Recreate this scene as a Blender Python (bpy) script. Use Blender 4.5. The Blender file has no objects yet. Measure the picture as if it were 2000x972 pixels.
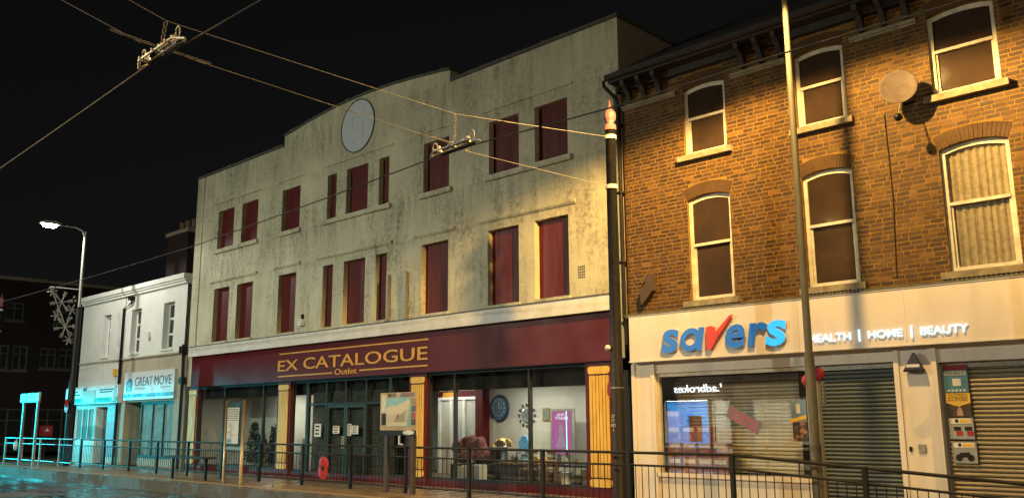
import bpy, math, random
from mathutils import Matrix, Vector
R = math.radians
random.seed(7)
sc = bpy.context.scene
col = sc.collection

# ------------------------------------------------------------------ camera
cam = bpy.data.objects.new('camera', bpy.data.cameras.new('camera'))
col.objects.link(cam)
cam.data.sensor_width = 36.0
cam.data.lens = 1742.26 / 2000 * 36
cam.data.clip_end = 1000
_r = Vector((0.72059893, 0.69332162, -0.00650389))
_u = Vector((0.13575921, -0.13188917, 0.98192397))
_f = Vector((-0.67993133, 0.70845633, 0.189164))
cam.matrix_world = Matrix(((_r.x, _u.x, -_f.x, 0), (_r.y, _u.y, -_f.y, -16.0), (_r.z, _u.z, -_f.z, 1.55), (0, 0, 0, 1)))
sc.camera = cam

# ------------------------------------------------------------------ night sky and faint moonlight
world = bpy.data.worlds.new('World'); sc.world = world; world.use_nodes = True
wn, wl = world.node_tree.nodes, world.node_tree.links
wn.clear()
sky = wn.new('ShaderNodeTexSky'); sky.sky_type = 'NISHITA'; sky.sun_disc = False
sky.sun_elevation = R(8); sky.sun_rotation = R(150)
hsv = wn.new('ShaderNodeHueSaturation'); hsv.inputs['Saturation'].default_value = 0.05
bg = wn.new('ShaderNodeBackground'); bg.inputs['Strength'].default_value = 0.0012
wo = wn.new('ShaderNodeOutputWorld')
wl.new(sky.outputs[0], hsv.inputs['Color']); wl.new(hsv.outputs[0], bg.inputs[0]); wl.new(bg.outputs[0], wo.inputs[0])
moon = bpy.data.objects.new('moon', bpy.data.lights.new('moon', 'SUN')); col.objects.link(moon)
moon.data.energy = 0.012; moon.data.angle = R(10); moon.data.color = (1, .97, .9)
moon.rotation_euler = (R(55), 0, R(-20))
sc.view_settings.view_transform = 'Standard'; sc.view_settings.look = 'None'
sc.view_settings.exposure = 0.2; sc.view_settings.gamma = 1.0
sc.cycles.use_denoising = True
sc.cycles.max_bounces = 8; sc.cycles.transparent_max_bounces = 24
sc.cycles.sample_clamp_indirect = 4.0
sc.cycles.caustics_reflective = False; sc.cycles.caustics_refractive = False

SODIUM = (1.0, .60, .17); LED = (1.0, .96, .86); CYAN = (.0, .80, .92)
P_SODIUM = 3000; P_LED_LEFT = 830; P_LED_OPP = 5700; P_CYAN = 12500; P_OPP2 = 2000; P_OPP3 = 5200

# ------------------------------------------------------------------ helpers: materials
def _mat(name):
    m = bpy.data.materials.new(name); m.use_nodes = True
    nt = m.node_tree; nt.nodes.clear()
    o = nt.nodes.new('ShaderNodeOutputMaterial')
    return m, nt, nt.nodes, nt.links, o
def _coord(N, L, scale=(1, 1, 1), kind='Object'):
    tc = N.new('ShaderNodeTexCoord'); mp = N.new('ShaderNodeMapping')
    mp.inputs['Scale'].default_value = scale
    L.new(tc.outputs[kind], mp.inputs[0]); return mp.outputs[0]
def _noise(N, L, vec, scale, detail=6, rough=.6, dist=0):
    n = N.new('ShaderNodeTexNoise'); n.inputs['Scale'].default_value = scale
    n.inputs['Detail'].default_value = detail; n.inputs['Roughness'].default_value = rough
    n.inputs['Distortion'].default_value = dist
    L.new(vec, n.inputs['Vector']); return n.outputs['Fac']
def _ramp(N, L, fac, a, b, ca=(0, 0, 0, 1), cb=(1, 1, 1, 1)):
    r = N.new('ShaderNodeValToRGB'); r.color_ramp.elements[0].position = a; r.color_ramp.elements[1].position = b
    r.color_ramp.elements[0].color = ca; r.color_ramp.elements[1].color = cb
    L.new(fac, r.inputs[0]); return r.outputs[0]
def _mix(N, L, fac, a, b, mode='MIX'):
    x = N.new('ShaderNodeMix'); x.data_type = 'RGBA'; x.blend_type = mode
    for sock, v in ((x.inputs[0], fac), (x.inputs[6], a), (x.inputs[7], b)):
        if hasattr(v, 'is_linked') or hasattr(v, 'links'): L.new(v, sock)
        elif isinstance(v, (int, float)): sock.default_value = v
        else: sock.default_value = (*v[:3], 1)
    return x.outputs[2]
def _math(N, L, op, a, b=None):
    x = N.new('ShaderNodeMath'); x.operation = op
    for i, v in enumerate((a, b)):
        if v is None: continue
        if isinstance(v, (int, float)): x.inputs[i].default_value = v
        else: L.new(v, x.inputs[i])
    return x.outputs[0]
def M(name, c, c2=None, rough=.65, rough2=None, metal=0, scale=4, lo=.35, hi=.7, stretch=(1, 1, 1), bump=0, bscale=60, emit=None, estr=0, spec=.5, coat=0, kind='Object', alpha=None):
    m, nt, N, L, o = _mat(name)
    p = N.new('ShaderNodeBsdfPrincipled'); L.new(p.outputs[0], o.inputs[0])
    p.inputs['Base Color'].default_value = (*c, 1); p.inputs['Roughness'].default_value = rough
    p.inputs['Metallic'].default_value = metal; p.inputs['Specular IOR Level'].default_value = spec
    p.inputs['Coat Weight'].default_value = coat
    vec = _coord(N, L, stretch, kind)
    c2 = c2 or tuple(x * .72 for x in c)
    fac = _ramp(N, L, _noise(N, L, vec, scale), lo, hi)
    L.new(_mix(N, L, fac, c, c2), p.inputs['Base Color'])
    r2 = rough2 if rough2 is not None else min(1, rough + .15)
    rr = N.new('ShaderNodeMapRange'); rr.inputs[3].default_value = rough; rr.inputs[4].default_value = r2
    L.new(fac, rr.inputs[0]); L.new(rr.outputs[0], p.inputs['Roughness'])
    if bump:
        b = N.new('ShaderNodeBump'); b.inputs['Strength'].default_value = bump; b.inputs['Distance'].default_value = .01
        L.new(_noise(N, L, vec, bscale, 4), b.inputs['Height']); L.new(b.outputs[0], p.inputs['Normal'])
    if emit:
        p.inputs['Emission Color'].default_value = (*emit, 1); p.inputs['Emission Strength'].default_value = estr
    if alpha is not None: p.inputs['Alpha'].default_value = alpha
    return m
def m_emit(name, c, s):
    m, nt, N, L, o = _mat(name)
    e = N.new('ShaderNodeEmission'); e.inputs[0].default_value = (*c, 1); e.inputs[1].default_value = s
    L.new(e.outputs[0], o.inputs[0]); return m
def m_glass(name, tint=(.9, .93, .92), base=.07, grazing=.7, rough=.015, dirt=.03):
    m, nt, N, L, o = _mat(name)
    t = N.new('ShaderNodeBsdfTransparent'); t.inputs[0].default_value = (*tint, 1)
    g = N.new('ShaderNodeBsdfGlossy'); g.inputs['Roughness'].default_value = rough
    lw = N.new('ShaderNodeLayerWeight'); lw.inputs[0].default_value = .5
    f = _math(N, L, 'POWER', lw.outputs['Facing'], 4.0)
    f = _math(N, L, 'MULTIPLY_ADD', f, grazing); f.node.inputs[2].default_value = base
    ms = N.new('ShaderNodeMixShader'); L.new(f, ms.inputs[0]); L.new(t.outputs[0], ms.inputs[1]); L.new(g.outputs[0], ms.inputs[2])
    d = N.new('ShaderNodeBsdfDiffuse'); d.inputs[0].default_value = (.5, .5, .48, 1)
    vec = _coord(N, L, (1, 1, .5))
    dn = _math(N, L, 'MULTIPLY', _ramp(N, L, _noise(N, L, vec, 3, 8), .45, .8), dirt)
    m2 = N.new('ShaderNodeMixShader'); L.new(dn, m2.inputs[0]); L.new(ms.outputs[0], m2.inputs[1]); L.new(d.outputs[0], m2.inputs[2])
    L.new(m2.outputs[0], o.inputs[0]); return m
def m_brick(name):
    m, nt, N, L, o = _mat(name)
    p = N.new('ShaderNodeBsdfPrincipled'); L.new(p.outputs[0], o.inputs[0])
    oi = N.new('ShaderNodeObjectInfo'); ge = N.new('ShaderNodeNewGeometry')
    rnd = _math(N, L, 'FRACT', _math(N, L, 'ADD', oi.outputs['Random'], ge.outputs['Random Per Island']))
    r = N.new('ShaderNodeValToRGB'); cr = r.color_ramp
    cr.elements[0].position = 0; cr.elements[0].color = (.022, .009, .004, 1)
    cr.elements[1].position = 1; cr.elements[1].color = (.20, .092, .022, 1)
    for pos, c in ((.12, (.026, .011, .003, 1)), (.4, (.050, .020, .004, 1)), (.7, (.074, .033, .006, 1)), (.93, (.115, .056, .009, 1))):
        e = cr.elements.new(pos); e.color = c
    L.new(rnd, r.inputs[0])
    tc = N.new('ShaderNodeNewGeometry')
    n1 = _noise(N, L, tc.outputs['Position'], 9, 6, .7); n2 = _noise(N, L, tc.outputs['Position'], .9, 4)
    c = _mix(N, L, _ramp(N, L, n1, .35, .75), r.outputs[0], (.12, .055, .013))
    c2 = _mix(N, L, .45, c, r.outputs[0])
    c3 = _mix(N, L, _math(N, L, 'MULTIPLY', _ramp(N, L, n2, .5, .75), .5), c2, (.03, .018, .010))
    mp = N.new('ShaderNodeMapping'); mp.inputs['Scale'].default_value = (2.2, 1, .22); L.new(tc.outputs['Position'], mp.inputs[0])
    run = _ramp(N, L, _noise(N, L, mp.outputs[0], 1.6, 7, .65), .50, .74); c3 = _mix(N, L, _math(N, L, 'MULTIPLY', run, .6), c3, (.022, .013, .007))
    pale = _ramp(N, L, _noise(N, L, tc.outputs['Position'], 1.7, 5, .6), .60, .72); c3 = _mix(N, L, _math(N, L, 'MULTIPLY', pale, .35), c3, (.20, .11, .03))
    L.new(c3, p.inputs['Base Color']); p.inputs['Roughness'].default_value = .72
    b = N.new('ShaderNodeBump'); b.inputs['Strength'].default_value = .5; b.inputs['Distance'].default_value = .006
    L.new(_noise(N, L, tc.outputs['Position'], 60, 4), b.inputs['Height']); L.new(b.outputs[0], p.inputs['Normal'])
    return m
def m_render(name, base, stain, stain2, amount=1.0, drips=()):
    m, nt, N, L, o = _mat(name)
    p = N.new('ShaderNodeBsdfPrincipled'); L.new(p.outputs[0], o.inputs[0]); p.inputs['Roughness'].default_value = .82
    v = _coord(N, L); vs = _coord(N, L, (1.6, 1, .28))
    big = _noise(N, L, v, .55, 5, .6); streak = _noise(N, L, vs, 1.9, 8, .68, .4); fine = _noise(N, L, v, 7.0, 8, .75, .3)
    blot = _ramp(N, L, _math(N, L, 'MULTIPLY', _ramp(N, L, streak, .38, .66), _ramp(N, L, fine, .36, .64)), .06, .7)
    c = _mix(N, L, _ramp(N, L, big, .35, .7), base, tuple(x * y for x, y in zip(base, (.80, .82, .78))))
    zone = _ramp(N, L, _noise(N, L, v, .42, 3, .5, .2), .36, .58)
    c = _mix(N, L, _math(N, L, 'MULTIPLY', _math(N, L, 'MULTIPLY', zone, 1.0), _math(N, L, 'MULTIPLY', blot, .8 * amount)), c, stain)
    film = _ramp(N, L, _noise(N, L, vs, .8, 5, .6), .40, .72)
    c = _mix(N, L, _math(N, L, 'MULTIPLY', film, .40 * amount), c, tuple(.35 * x + .65 * y for x, y in zip(base, stain)))
    mot = _ramp(N, L, _noise(N, L, v, 11, 8, .8), .47, .68)
    patch = _ramp(N, L, _noise(N, L, v, .8, 4, .55, .3), .46, .62)
    c = _mix(N, L, _math(N, L, 'MULTIPLY', _math(N, L, 'MULTIPLY', mot, patch), .75 * amount), c, stain2)
    if drips:      # run-off stains that start at ledges and copings and fade downwards
        sx = N.new('ShaderNodeSeparateXYZ'); L.new(v, sx.inputs[0]); vd_ = _coord(N, L, (3.2, 1, .10)); dn = _ramp(N, L, _noise(N, L, vd_, 2.1, 7, .7), .44, .68); tot = None
        for z1, ln in drips:
            mr_ = N.new('ShaderNodeMapRange'); mr_.inputs[1].default_value = z1 - ln; mr_.inputs[2].default_value = z1; L.new(sx.outputs[2], mr_.inputs[0])
            q = _math(N, L, 'MULTIPLY', mr_.outputs[0], _math(N, L, 'LESS_THAN', sx.outputs[2], z1)); tot = q if tot is None else _math(N, L, 'ADD', tot, q)
        c = _mix(N, L, _math(N, L, 'MULTIPLY', _math(N, L, 'MULTIPLY', tot, dn), .48), c, stain)
    # hairline cracks
    vd = N.new('ShaderNodeTexVoronoi'); vd.feature = 'DISTANCE_TO_EDGE'; vd.inputs['Scale'].default_value = .55
    wv = N.new('ShaderNodeVectorMath'); wv.operation = 'ADD'
    nn = N.new('ShaderNodeTexNoise'); nn.inputs['Scale'].default_value = 2.3; nn.inputs['Detail'].default_value = 6
    L.new(v, nn.inputs['Vector']); L.new(v, wv.inputs[0])
    sm = N.new('ShaderNodeVectorMath'); sm.operation = 'SCALE'; sm.inputs['Scale'].default_value = .55
    L.new(nn.outputs['Color'], sm.inputs[0]); L.new(sm.outputs[0], wv.inputs[1]); L.new(wv.outputs[0], vd.inputs['Vector'])
    crack = _math(N, L, 'LESS_THAN', vd.outputs['Distance'], .0028)
    crack = _math(N, L, 'MULTIPLY', crack, _ramp(N, L, _noise(N, L, v, .4, 2), .56, .62))
    c = _mix(N, L, _math(N, L, 'MULTIPLY', crack, .8 * min(1, amount)), c, (.05, .045, .035))
    L.new(c, p.inputs['Base Color'])
    b = N.new('ShaderNodeBump'); b.inputs['Strength'].default_value = .35; b.inputs['Distance'].default_value = .01
    hh = _math(N, L, 'SUBTRACT', _noise(N, L, v, 22, 6), _math(N, L, 'MULTIPLY', crack, .6))
    L.new(hh, b.inputs['Height']); L.new(b.outputs[0], p.inputs['Normal'])
    return m
def m_wet(name, c, c2, scale=.7, wet=.09, dry=.6, lo=.4, hi=.62, bs=45, bump=.5):
    m, nt, N, L, o = _mat(name)
    p = N.new('ShaderNodeBsdfPrincipled'); L.new(p.outputs[0], o.inputs[0])
    v = _coord(N, L); w = _ramp(N, L, _noise(N, L, v, scale, 6, .6, .4), lo, hi)
    L.new(_mix(N, L, _noise(N, L, v, 14, 8, .7), c, c2), p.inputs['Base Color'])
    rr = N.new('ShaderNodeMapRange'); rr.inputs[3].default_value = wet; rr.inputs[4].default_value = dry
    L.new(w, rr.inputs[0]); L.new(rr.outputs[0], p.inputs['Roughness'])
    b = N.new('ShaderNodeBump'); b.inputs['Distance'].default_value = .012
    L.new(_math(N, L, 'MULTIPLY_ADD', w, bump), b.inputs['Strength']); b.inputs['Strength'].links[0].from_node.inputs[2].default_value = .12
    L.new(_noise(N, L, v, bs, 5), b.inputs['Height']); L.new(b.outputs[0], p.inputs['Normal'])
    return m

MAT = {}
def mk():
    D = MAT
    D['brick'] = m_brick('brick'); D['mortar'] = M('mortar', (.27, .15, .026), (.15, .08, .015), .9, bump=.4, scale=5)
    D['arch_brick'] = M('arch brick', (.085, .040, .008), (.055, .026, .006), .75, scale=3, bump=.3)
    D['cream'] = m_render('cream render', (.66, .61, .45), (.105, .095, .060), (.045, .043, .030), .95, ((11.0, 1.3), (7.8, .9), (9.66, .35), (6.64, .3)))
    D['white_render'] = m_render('white render', (.74, .74, .70), (.42, .42, .38), (.3, .3, .28), .35)
    D['beige_render'] = m_render('beige render', (.46, .40, .31), (.2, .18, .13), (.12, .11, .09), .6)
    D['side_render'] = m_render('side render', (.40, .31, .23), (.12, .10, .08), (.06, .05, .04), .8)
    D['board'] = M('maroon board', (.105, .011, .010), (.08, .008, .009), .48, .65, scale=2, stretch=(3, 1, .4), spec=.25)
    D['maroon'] = M('maroon paint', (.10, .008, .011), (.078, .007, .009), .45, .6, scale=1.1, spec=.22)
    D['gold'] = M('gold paint', (.70, .36, .035), (.58, .28, .03), .45, scale=6)
    D['yellow'] = M('yellow paint', (.76, .47, .07), (.60, .36, .05), .5, scale=7, stretch=(1, 1, .3))
    D['white'] = M('white paint', (.74, .73, .70), (.60, .58, .53), .5, scale=3)
    D['savers_white'] = M('cream fascia', (.77, .69, .61), (.62, .54, .45), .5, .62, scale=2.2, lo=.45, hi=.9, stretch=(1.6, 1, .3), spec=.3)
    D['frame_white'] = M('old white frame', (.70, .66, .55), (.46, .41, .31), .55, scale=5, bump=.2)
    D['frame_dark'] = M('dark metal frame', (.022, .026, .026), (.014, .017, .017), .55, spec=.25)
    D['frame_teal'] = M('teal frame', (.028, .05, .05), (.02, .035, .035), .55, spec=.25)
    D['black'] = M('black paint', (.010, .009, .009), (.016, .013, .012), .42, .65, scale=9, spec=.3)
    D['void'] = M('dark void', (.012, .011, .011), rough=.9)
    D['galv'] = M('galvanised steel', (.34, .33, .30), (.22, .21, .19), .45, metal=.6, scale=12)
    D['pole_paint'] = M('weathered pole', (.12, .11, .08), (.07, .065, .048), .55, scale=9, stretch=(1, 1, .25), bump=.3)
    D['stone'] = M('stone sill', (.33, .28, .19), (.18, .15, .10), .85, scale=7, bump=.5)
    D['eaves'] = M('shade-darkened eaves', (.028, .020, .020), (.018, .013, .014), .6, scale=5)  # dark eaves colour, darkened further to stand in for shade there
    D['slate'] = M('slate', (.055, .050, .055), (.035, .03, .033), .6, scale=6, bump=.5)
    D['lead'] = M('lead flashing', (.10, .095, .08), (.06, .06, .05), .7, scale=5, bump=.4)
    D['pane_dirty'] = M('dark dirty pane', (.058, .036, .025), (.036, .023, .016), .07, .16, scale=2.2, spec=.4)
    D['pane_dark'] = M('dark pane', (.03, .033, .034), (.02, .02, .02), .07, .15, spec=.7)
    D['glass'] = m_glass('shop glass'); D['glass_savers'] = m_glass('savers glass', (.97, .98, .97), .09, .6, .004, .02)
    D['glass_cyan'] = m_glass('agency glass', (.85, .9, .9), .10, .6, .03, .22)
    D['slat'] = M('galvanised slat', (.32, .28, .21), (.20, .175, .13), .42, metal=.35, scale=5, stretch=(1, 1, 4))
    D['slat_green'] = M('green shutter', (.10, .115, .108), (.06, .072, .068), .5, scale=4)
    D['road'] = m_wet('wet asphalt', (.022, .021, .020), (.055, .05, .046), .55, .10, .5)
    D['pave'] = m_wet('wet paving', (.20, .15, .10), (.11, .085, .06), .8, .22, .7)
    D['platform'] = m_wet('platform paving', (.22, .155, .095), (.12, .085, .055), .9, .2, .65)
    D['tactile'] = M('tactile paving', (.32, .26, .17), (.20, .16, .10), .55)
    D['kerb'] = m_wet('kerb granite', (.16, .15, .13), (.09, .085, .075), .8, .15, .6)
    D['ground'] = M('ground', (.03, .03, .028), rough=.8)
    D['rail'] = M('steel rail', (.30, .29, .27), (.18, .17, .16), .22, .35, metal=1.0)
    D['int_wall'] = M('interior wall', (.50, .49, .43), (.42, .41, .36), .8, scale=1.2)
    D['int_floor'] = M('interior floor', (.16, .12, .09), (.1, .08, .06), .5)
    D['wood'] = M('brown wood', (.23, .125, .055), (.14, .07, .03), .45, scale=5, stretch=(6, 1, 1))
    D['dark_wood'] = M('dark furniture', (.028, .028, .034), (.02, .02, .023), .4)
    D['red'] = M('poppy red', (.42, .016, .014), (.33, .012, .012), .5)
    D['pink'] = M('pink paint', (.24, .095, .10), (.18, .07, .075), .5, scale=9)
    D['insul'] = M('insulator grey', (.50, .49, .44), (.32, .31, .28), .45, metal=.2)
    D['dish'] = M('satellite dish', (.115, .085, .07), (.085, .06, .048), .6, scale=6, bump=.2)
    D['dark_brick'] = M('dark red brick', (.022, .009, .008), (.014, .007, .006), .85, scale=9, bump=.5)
    D['steelwhite'] = M('white plastic', (.72, .72, .70), rough=.4)
    D['lit_white'] = m_emit('lit letters', (.72, .92, 1.0), 1.25)
    D['lit_opp'] = m_emit('lit opposite letters', (.9, .97, 1.0), 9)
mk()

# ------------------------------------------------------------------ helpers: meshes and objects
class MB:
    def __init__(s): s.v = []; s.f = []
    def quadbox(s, x0, x1, y0, y1, z0, z1):
        n = len(s.v)
        s.v += [(x0, y0, z0), (x1, y0, z0), (x1, y1, z0), (x0, y1, z0), (x0, y0, z1), (x1, y0, z1), (x1, y1, z1), (x0, y1, z1)]
        s.f += [tuple(n + i for i in q) for q in ((0, 3, 2, 1), (4, 5, 6, 7), (0, 1, 5, 4), (1, 2, 6, 5), (2, 3, 7, 6), (3, 0, 4, 7))]
        return s
    box = quadbox
    def prism(s, pts, a, b, ax='Y'):
        n = len(s.v); k = len(pts)
        def mp(p, t):
            return (p[0], t, p[1]) if ax == 'Y' else ((t, p[0], p[1]) if ax == 'X' else (p[0], p[1], t))
        s.v += [mp(p, a) for p in pts] + [mp(p, b) for p in pts]
        s.f.append(tuple(range(n, n + k))); s.f.append(tuple(range(n + 2 * k - 1, n + k - 1, -1)))
        for i in range(k):
            j = (i + 1) % k; s.f.append((n + i, n + k + i, n + k + j, n + j))
        return s
    def tube(s, pts, r, n=8, caps=True):
        pts = [Vector(p) for p in pts]; rs = r if isinstance(r, (list, tuple)) else [r] * len(pts)
        rings = []
        for i, p in enumerate(pts):
            d = (pts[min(i + 1, len(pts) - 1)] - pts[max(i - 1, 0)]).normalized()
            a = Vector((0, 0, 1)) if abs(d.z) < .9 else Vector((1, 0, 0))
            u = d.cross(a).normalized(); w = d.cross(u)
            rings.append(len(s.v))
            for k in range(n):
                t = 2 * math.pi * k / n
                s.v.append(tuple(p + (u * math.cos(t) + w * math.sin(t)) * rs[i]))
        for a, b in zip(rings, rings[1:]):
            for k in range(n): s.f.append((a + k, a + (k + 1) % n, b + (k + 1) % n, b + k))
        if caps:
            s.f.append(tuple(rings[0] + k for k in range(n))); s.f.append(tuple(rings[-1] + k for k in reversed(range(n))))
        return s
    def lathe(s, prof, c, n=16, ax='Z'):
        rings = []
        for r_, h in prof:
            rings.append(len(s.v))
            for k in range(n):
                t = 2 * math.pi * k / n; a, b = r_ * math.cos(t), r_ * math.sin(t)
                s.v.append((c[0] + a, c[1] + b, c[2] + h) if ax == 'Z' else (c[0] + a, c[1] + h, c[2] + b))
        for a, b in zip(rings, rings[1:]):
            for k in range(n): s.f.append((a + k, a + (k + 1) % n, b + (k + 1) % n, b + k))
        s.f.append(tuple(rings[0] + k for k in range(n))); s.f.append(tuple(rings[-1] + k for k in reversed(range(n))))
        return s
    def ball(s, c, r, sx=1, sy=1, sz=1, n=12, m=8, jit=0, sq=1.0):
        base = len(s.v)
        self0 = len(s.v)
        s.lathe([(max(1e-3, math.sin(math.pi * i / m)) * r, -math.cos(math.pi * i / m) * r) for i in range(m + 1)], (0, 0, 0), n)
        for i in range(self0, len(s.v)):
            x, y, z = s.v[i]; j = 1 + random.uniform(-jit, jit)
            if sq != 1.0: x, z = (math.copysign(abs(q / r) ** sq, q) * r for q in (x, z))
            s.v[i] = (c[0] + x * sx * j, c[1] + y * sy * j, c[2] + z * sz * j)
        return s
    def data(s, name, mat, smooth=False):
        me = bpy.data.meshes.new(name); me.from_pydata(s.v, [], s.f); me.update()
        if mat: me.materials.append(MAT[mat] if isinstance(mat, str) else mat)
        if smooth:
            me.polygons.foreach_set('use_smooth', [True] * len(me.polygons))
        return me
    def build(s, name, mat, parent=None, smooth=False):
        return link(name, s.data(name, mat, smooth), parent)
def link(name, me, parent=None, loc=None):
    o = bpy.data.objects.new(name, me); col.objects.link(o)
    if parent is not None:
        o.parent = parent
        o.location = -parent.location if parent.type == 'EMPTY' else (0, 0, 0)
    if loc is not None: o.location = loc
    return o
def tag(o, label=None, cat=None, group=None, kind=None):
    if label: o['label'] = label
    if cat: o['category'] = cat
    if group: o['group'] = group
    if kind: o['kind'] = kind
    return o
def thing(name, label, cat, loc, group=None):
    o = bpy.data.objects.new(name, None); col.objects.link(o); o.location = Vector(loc); o.empty_display_size = .2
    return tag(o, label, cat, group)
def struct(name, mb, mat): return tag(mb.build(name, mat), kind='structure')
def B(*a): return MB().box(*a)
def holed(x0, x1, z0, z1, y, depth, holes, mb=None):
    """a wall sheet facing -Y at y with rectangular openings and their reveals"""
    mb = mb or MB()
    xs = sorted({x0, x1, *[h[0] for h in holes], *[h[1] for h in holes]})
    zs = sorted({z0, z1, *[h[2] for h in holes], *[h[3] for h in holes]})
    for xa, xb in zip(xs, xs[1:]):
        for za, zb in zip(zs, zs[1:]):
            cx, cz = (xa + xb) / 2, (za + zb) / 2
            if any(h[0] < cx < h[1] and h[2] < cz < h[3] for h in holes): continue
            n = len(mb.v); mb.v += [(xa, y, za), (xb, y, za), (xb, y, zb), (xa, y, zb)]; mb.f.append((n, n + 1, n + 2, n + 3))
    for (a, b, c, d) in holes:
        n = len(mb.v)
        mb.v += [(a, y, c), (b, y, c), (b, y, d), (a, y, d), (a, y + depth, c), (b, y + depth, c), (b, y + depth, d), (a, y + depth, d)]
        mb.f += [(n, n + 4, n + 5, n + 1), (n + 1, n + 5, n + 6, n + 2), (n + 2, n + 6, n + 7, n + 3), (n + 3, n + 7, n + 4, n)]
    return mb
_fc = {}
def glyphs(body, offset=0.0, extrude=.02):
    key = (body, offset, extrude)
    if key in _fc: return _fc[key]
    cu = bpy.data.curves.new('t', 'FONT'); cu.body = body; cu.offset = offset; cu.extrude = extrude; cu.resolution_u = 3
    ob = bpy.data.objects.new('t', cu); col.objects.link(ob)
    dg = bpy.context.evaluated_depsgraph_get(); dg.update()
    ev = ob.evaluated_get(dg); me = ev.to_mesh()
    V = [tuple(v.co) for v in me.vertices]; F = [tuple(p.vertices) for p in me.polygons]
    ev.to_mesh_clear(); bpy.data.objects.remove(ob); bpy.data.curves.remove(cu)
    par = list(range(len(V)))
    def find(i):
        while par[i] != i: par[i] = par[par[i]]; i = par[i]
        return i
    pos = {}
    for i, v in enumerate(V):
        k = (round(v[0], 4), round(v[1], 4), round(v[2], 4))
        if k in pos: par[find(i)] = find(pos[k])
        else: pos[k] = i
    for f in F:
        for i in f[1:]: par[find(i)] = find(f[0])
    isl = {}
    for f in F: isl.setdefault(find(f[0]), []).append(f)
    items = []
    for fs in isl.values():
        ids = sorted({i for f in fs for i in f}); xs = [V[i][0] for i in ids]
        items.append([min(xs), max(xs), fs])
    items.sort(key=lambda t: t[0]); groups = []
    for a, b, fs in items:
        if groups and a < groups[-1][1] - .3 * (b - a): groups[-1][1] = max(groups[-1][1], b); groups[-1][2].extend(fs)
        else: groups.append([a, b, list(fs)])
    out = []
    for a, b, fs in groups:
        ids = sorted({i for f in fs for i in f}); mp = {i: k for k, i in enumerate(ids)}
        out.append(([V[i] for i in ids], [tuple(mp[i] for i in f) for f in fs]))
    _fc[key] = out; return out
def text(parent, body, x0, x1, z0, z1, y, mat, offset=0.0, depth=.02, shear=0.0, per=False, mirror=False, name='letter', mats=None, back=False):
    """lettering facing -Y (or +Y when mirror) fitted to a box"""
    g = glyphs(body, offset); av = [v for vs, _ in g for v in vs]
    ax0, ax1 = min(v[0] for v in av), max(v[0] for v in av); ay0, ay1 = min(v[1] for v in av), max(v[1] for v in av)
    sx = (x1 - x0 - shear * (z1 - z0)) / (ax1 - ax0); sz = (z1 - z0) / (ay1 - ay0)
    def mp(v):
        X = (v[0] - ax0) * sx + shear * (v[1] - ay0) * sz; Z = z0 + (v[1] - ay0) * sz
        dz = depth if v[2] > 0 else 0
        return (x1 - X, y + dz, Z) if mirror else (x0 + X, y - dz, Z)
    res = []
    if per:
        for i, (vs, fs) in enumerate(g):
            mb = MB(); mb.v = [mp(v) for v in vs]; mb.f = fs
            res.append(mb.build(name, (mats[i] if mats else mat), parent))
    else:
        mb = MB()
        for vs, fs in g:
            n = len(mb.v); mb.v += [mp(v) for v in vs]; mb.f += [tuple(n + i for i in f) for f in fs]
        res.append(mb.build(name, mat, parent))
    return res
def light(name, kind, loc, energy, color, parent=None, rot=(0, 0, 0), **kw):
    l = bpy.data.lights.new(name, kind); l.energy = energy; l.color = color
    for k, v in kw.items(): setattr(l, k, v)
    o = bpy.data.objects.new(name, l); col.objects.link(o); o.location = loc; o.rotation_euler = rot
    if parent is not None:
        o.parent = parent; o.location = Vector(loc) - parent.location
    return o

# ================================================================== GROUND
PV, PF, RD = -.12, -.05, -.35
struct('ground', B(-260, 120, -160, 160, -.45, -.37), 'ground')
mb = MB(); mb.v = [(-140, -14.6, RD), (40, -14.6, RD), (40, 1, RD), (-140, 1, RD)]; mb.f = [(0, 1, 2, 3)]
struct('road', mb, 'road')
struct('far_pavement', B(-140, 40, -30, -14.6, -.40, -.22), 'pave')
struct('pavement', B(-60, 12, -2.62, 1.0, -.40, PV), 'pave')
mb = MB().box(-56, -7.92, -3.86, -2.62, -.40, PF)
mb.prism([(-7.92, -.40), (-3.4, -.40), (-3.4, -.345), (-7.92, PF)], -3.86, -2.62)
pl = struct('tram_platform', mb, 'platform')
for i in range(53):
    x = -56 + i * .908
    B(x + .004, x + .904, -4.16, -3.864, -.40, PF + .012).build('kerb_stone', 'kerb', pl)
tb = MB()
for i in range(0, 560):
    for j in range(3):
        x = -48 + i * .07; y = -3.80 + j * .07
        tb.prism([(x, y), (x + .04, y), (x + .04, y + .04), (x, y + .04)], PF + .004, PF + .012, 'Z')
tag(tb.build('tactile_studs', 'tactile', pl), kind='stuff')
# paving slabs of the pavement near the shops
slab = MB(); slab.quadbox(0, .592, 0, .592, 0, .012); sd = slab.data('paving_slab', 'pave')
pv = bpy.data.objects['pavement']
for i in range(58):
    for j in range(4):
        link('paving_slab', sd, pv, (-33.4 + i * .6, -2.58 + j * .6, PV - .004))
for i, y in enumerate((-5.0, -6.435, -10.9, -12.335)):
    nm = ('kerbside rail of the tram track beside the platform', 'outer rail of the tram track beside the platform',
          'inner rail of the tram track across the street', 'outer rail of the tram track across the street')[i]
    t = B(-120, 30, y - .03, y + .03, RD - .06, RD + .006); t.box(-120, 30, y + .045, y + .07, RD - .06, RD + .004)
    tag(t.build('tram_rail', 'rail'), nm, 'rail', 'tram rails set in the road')

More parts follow.
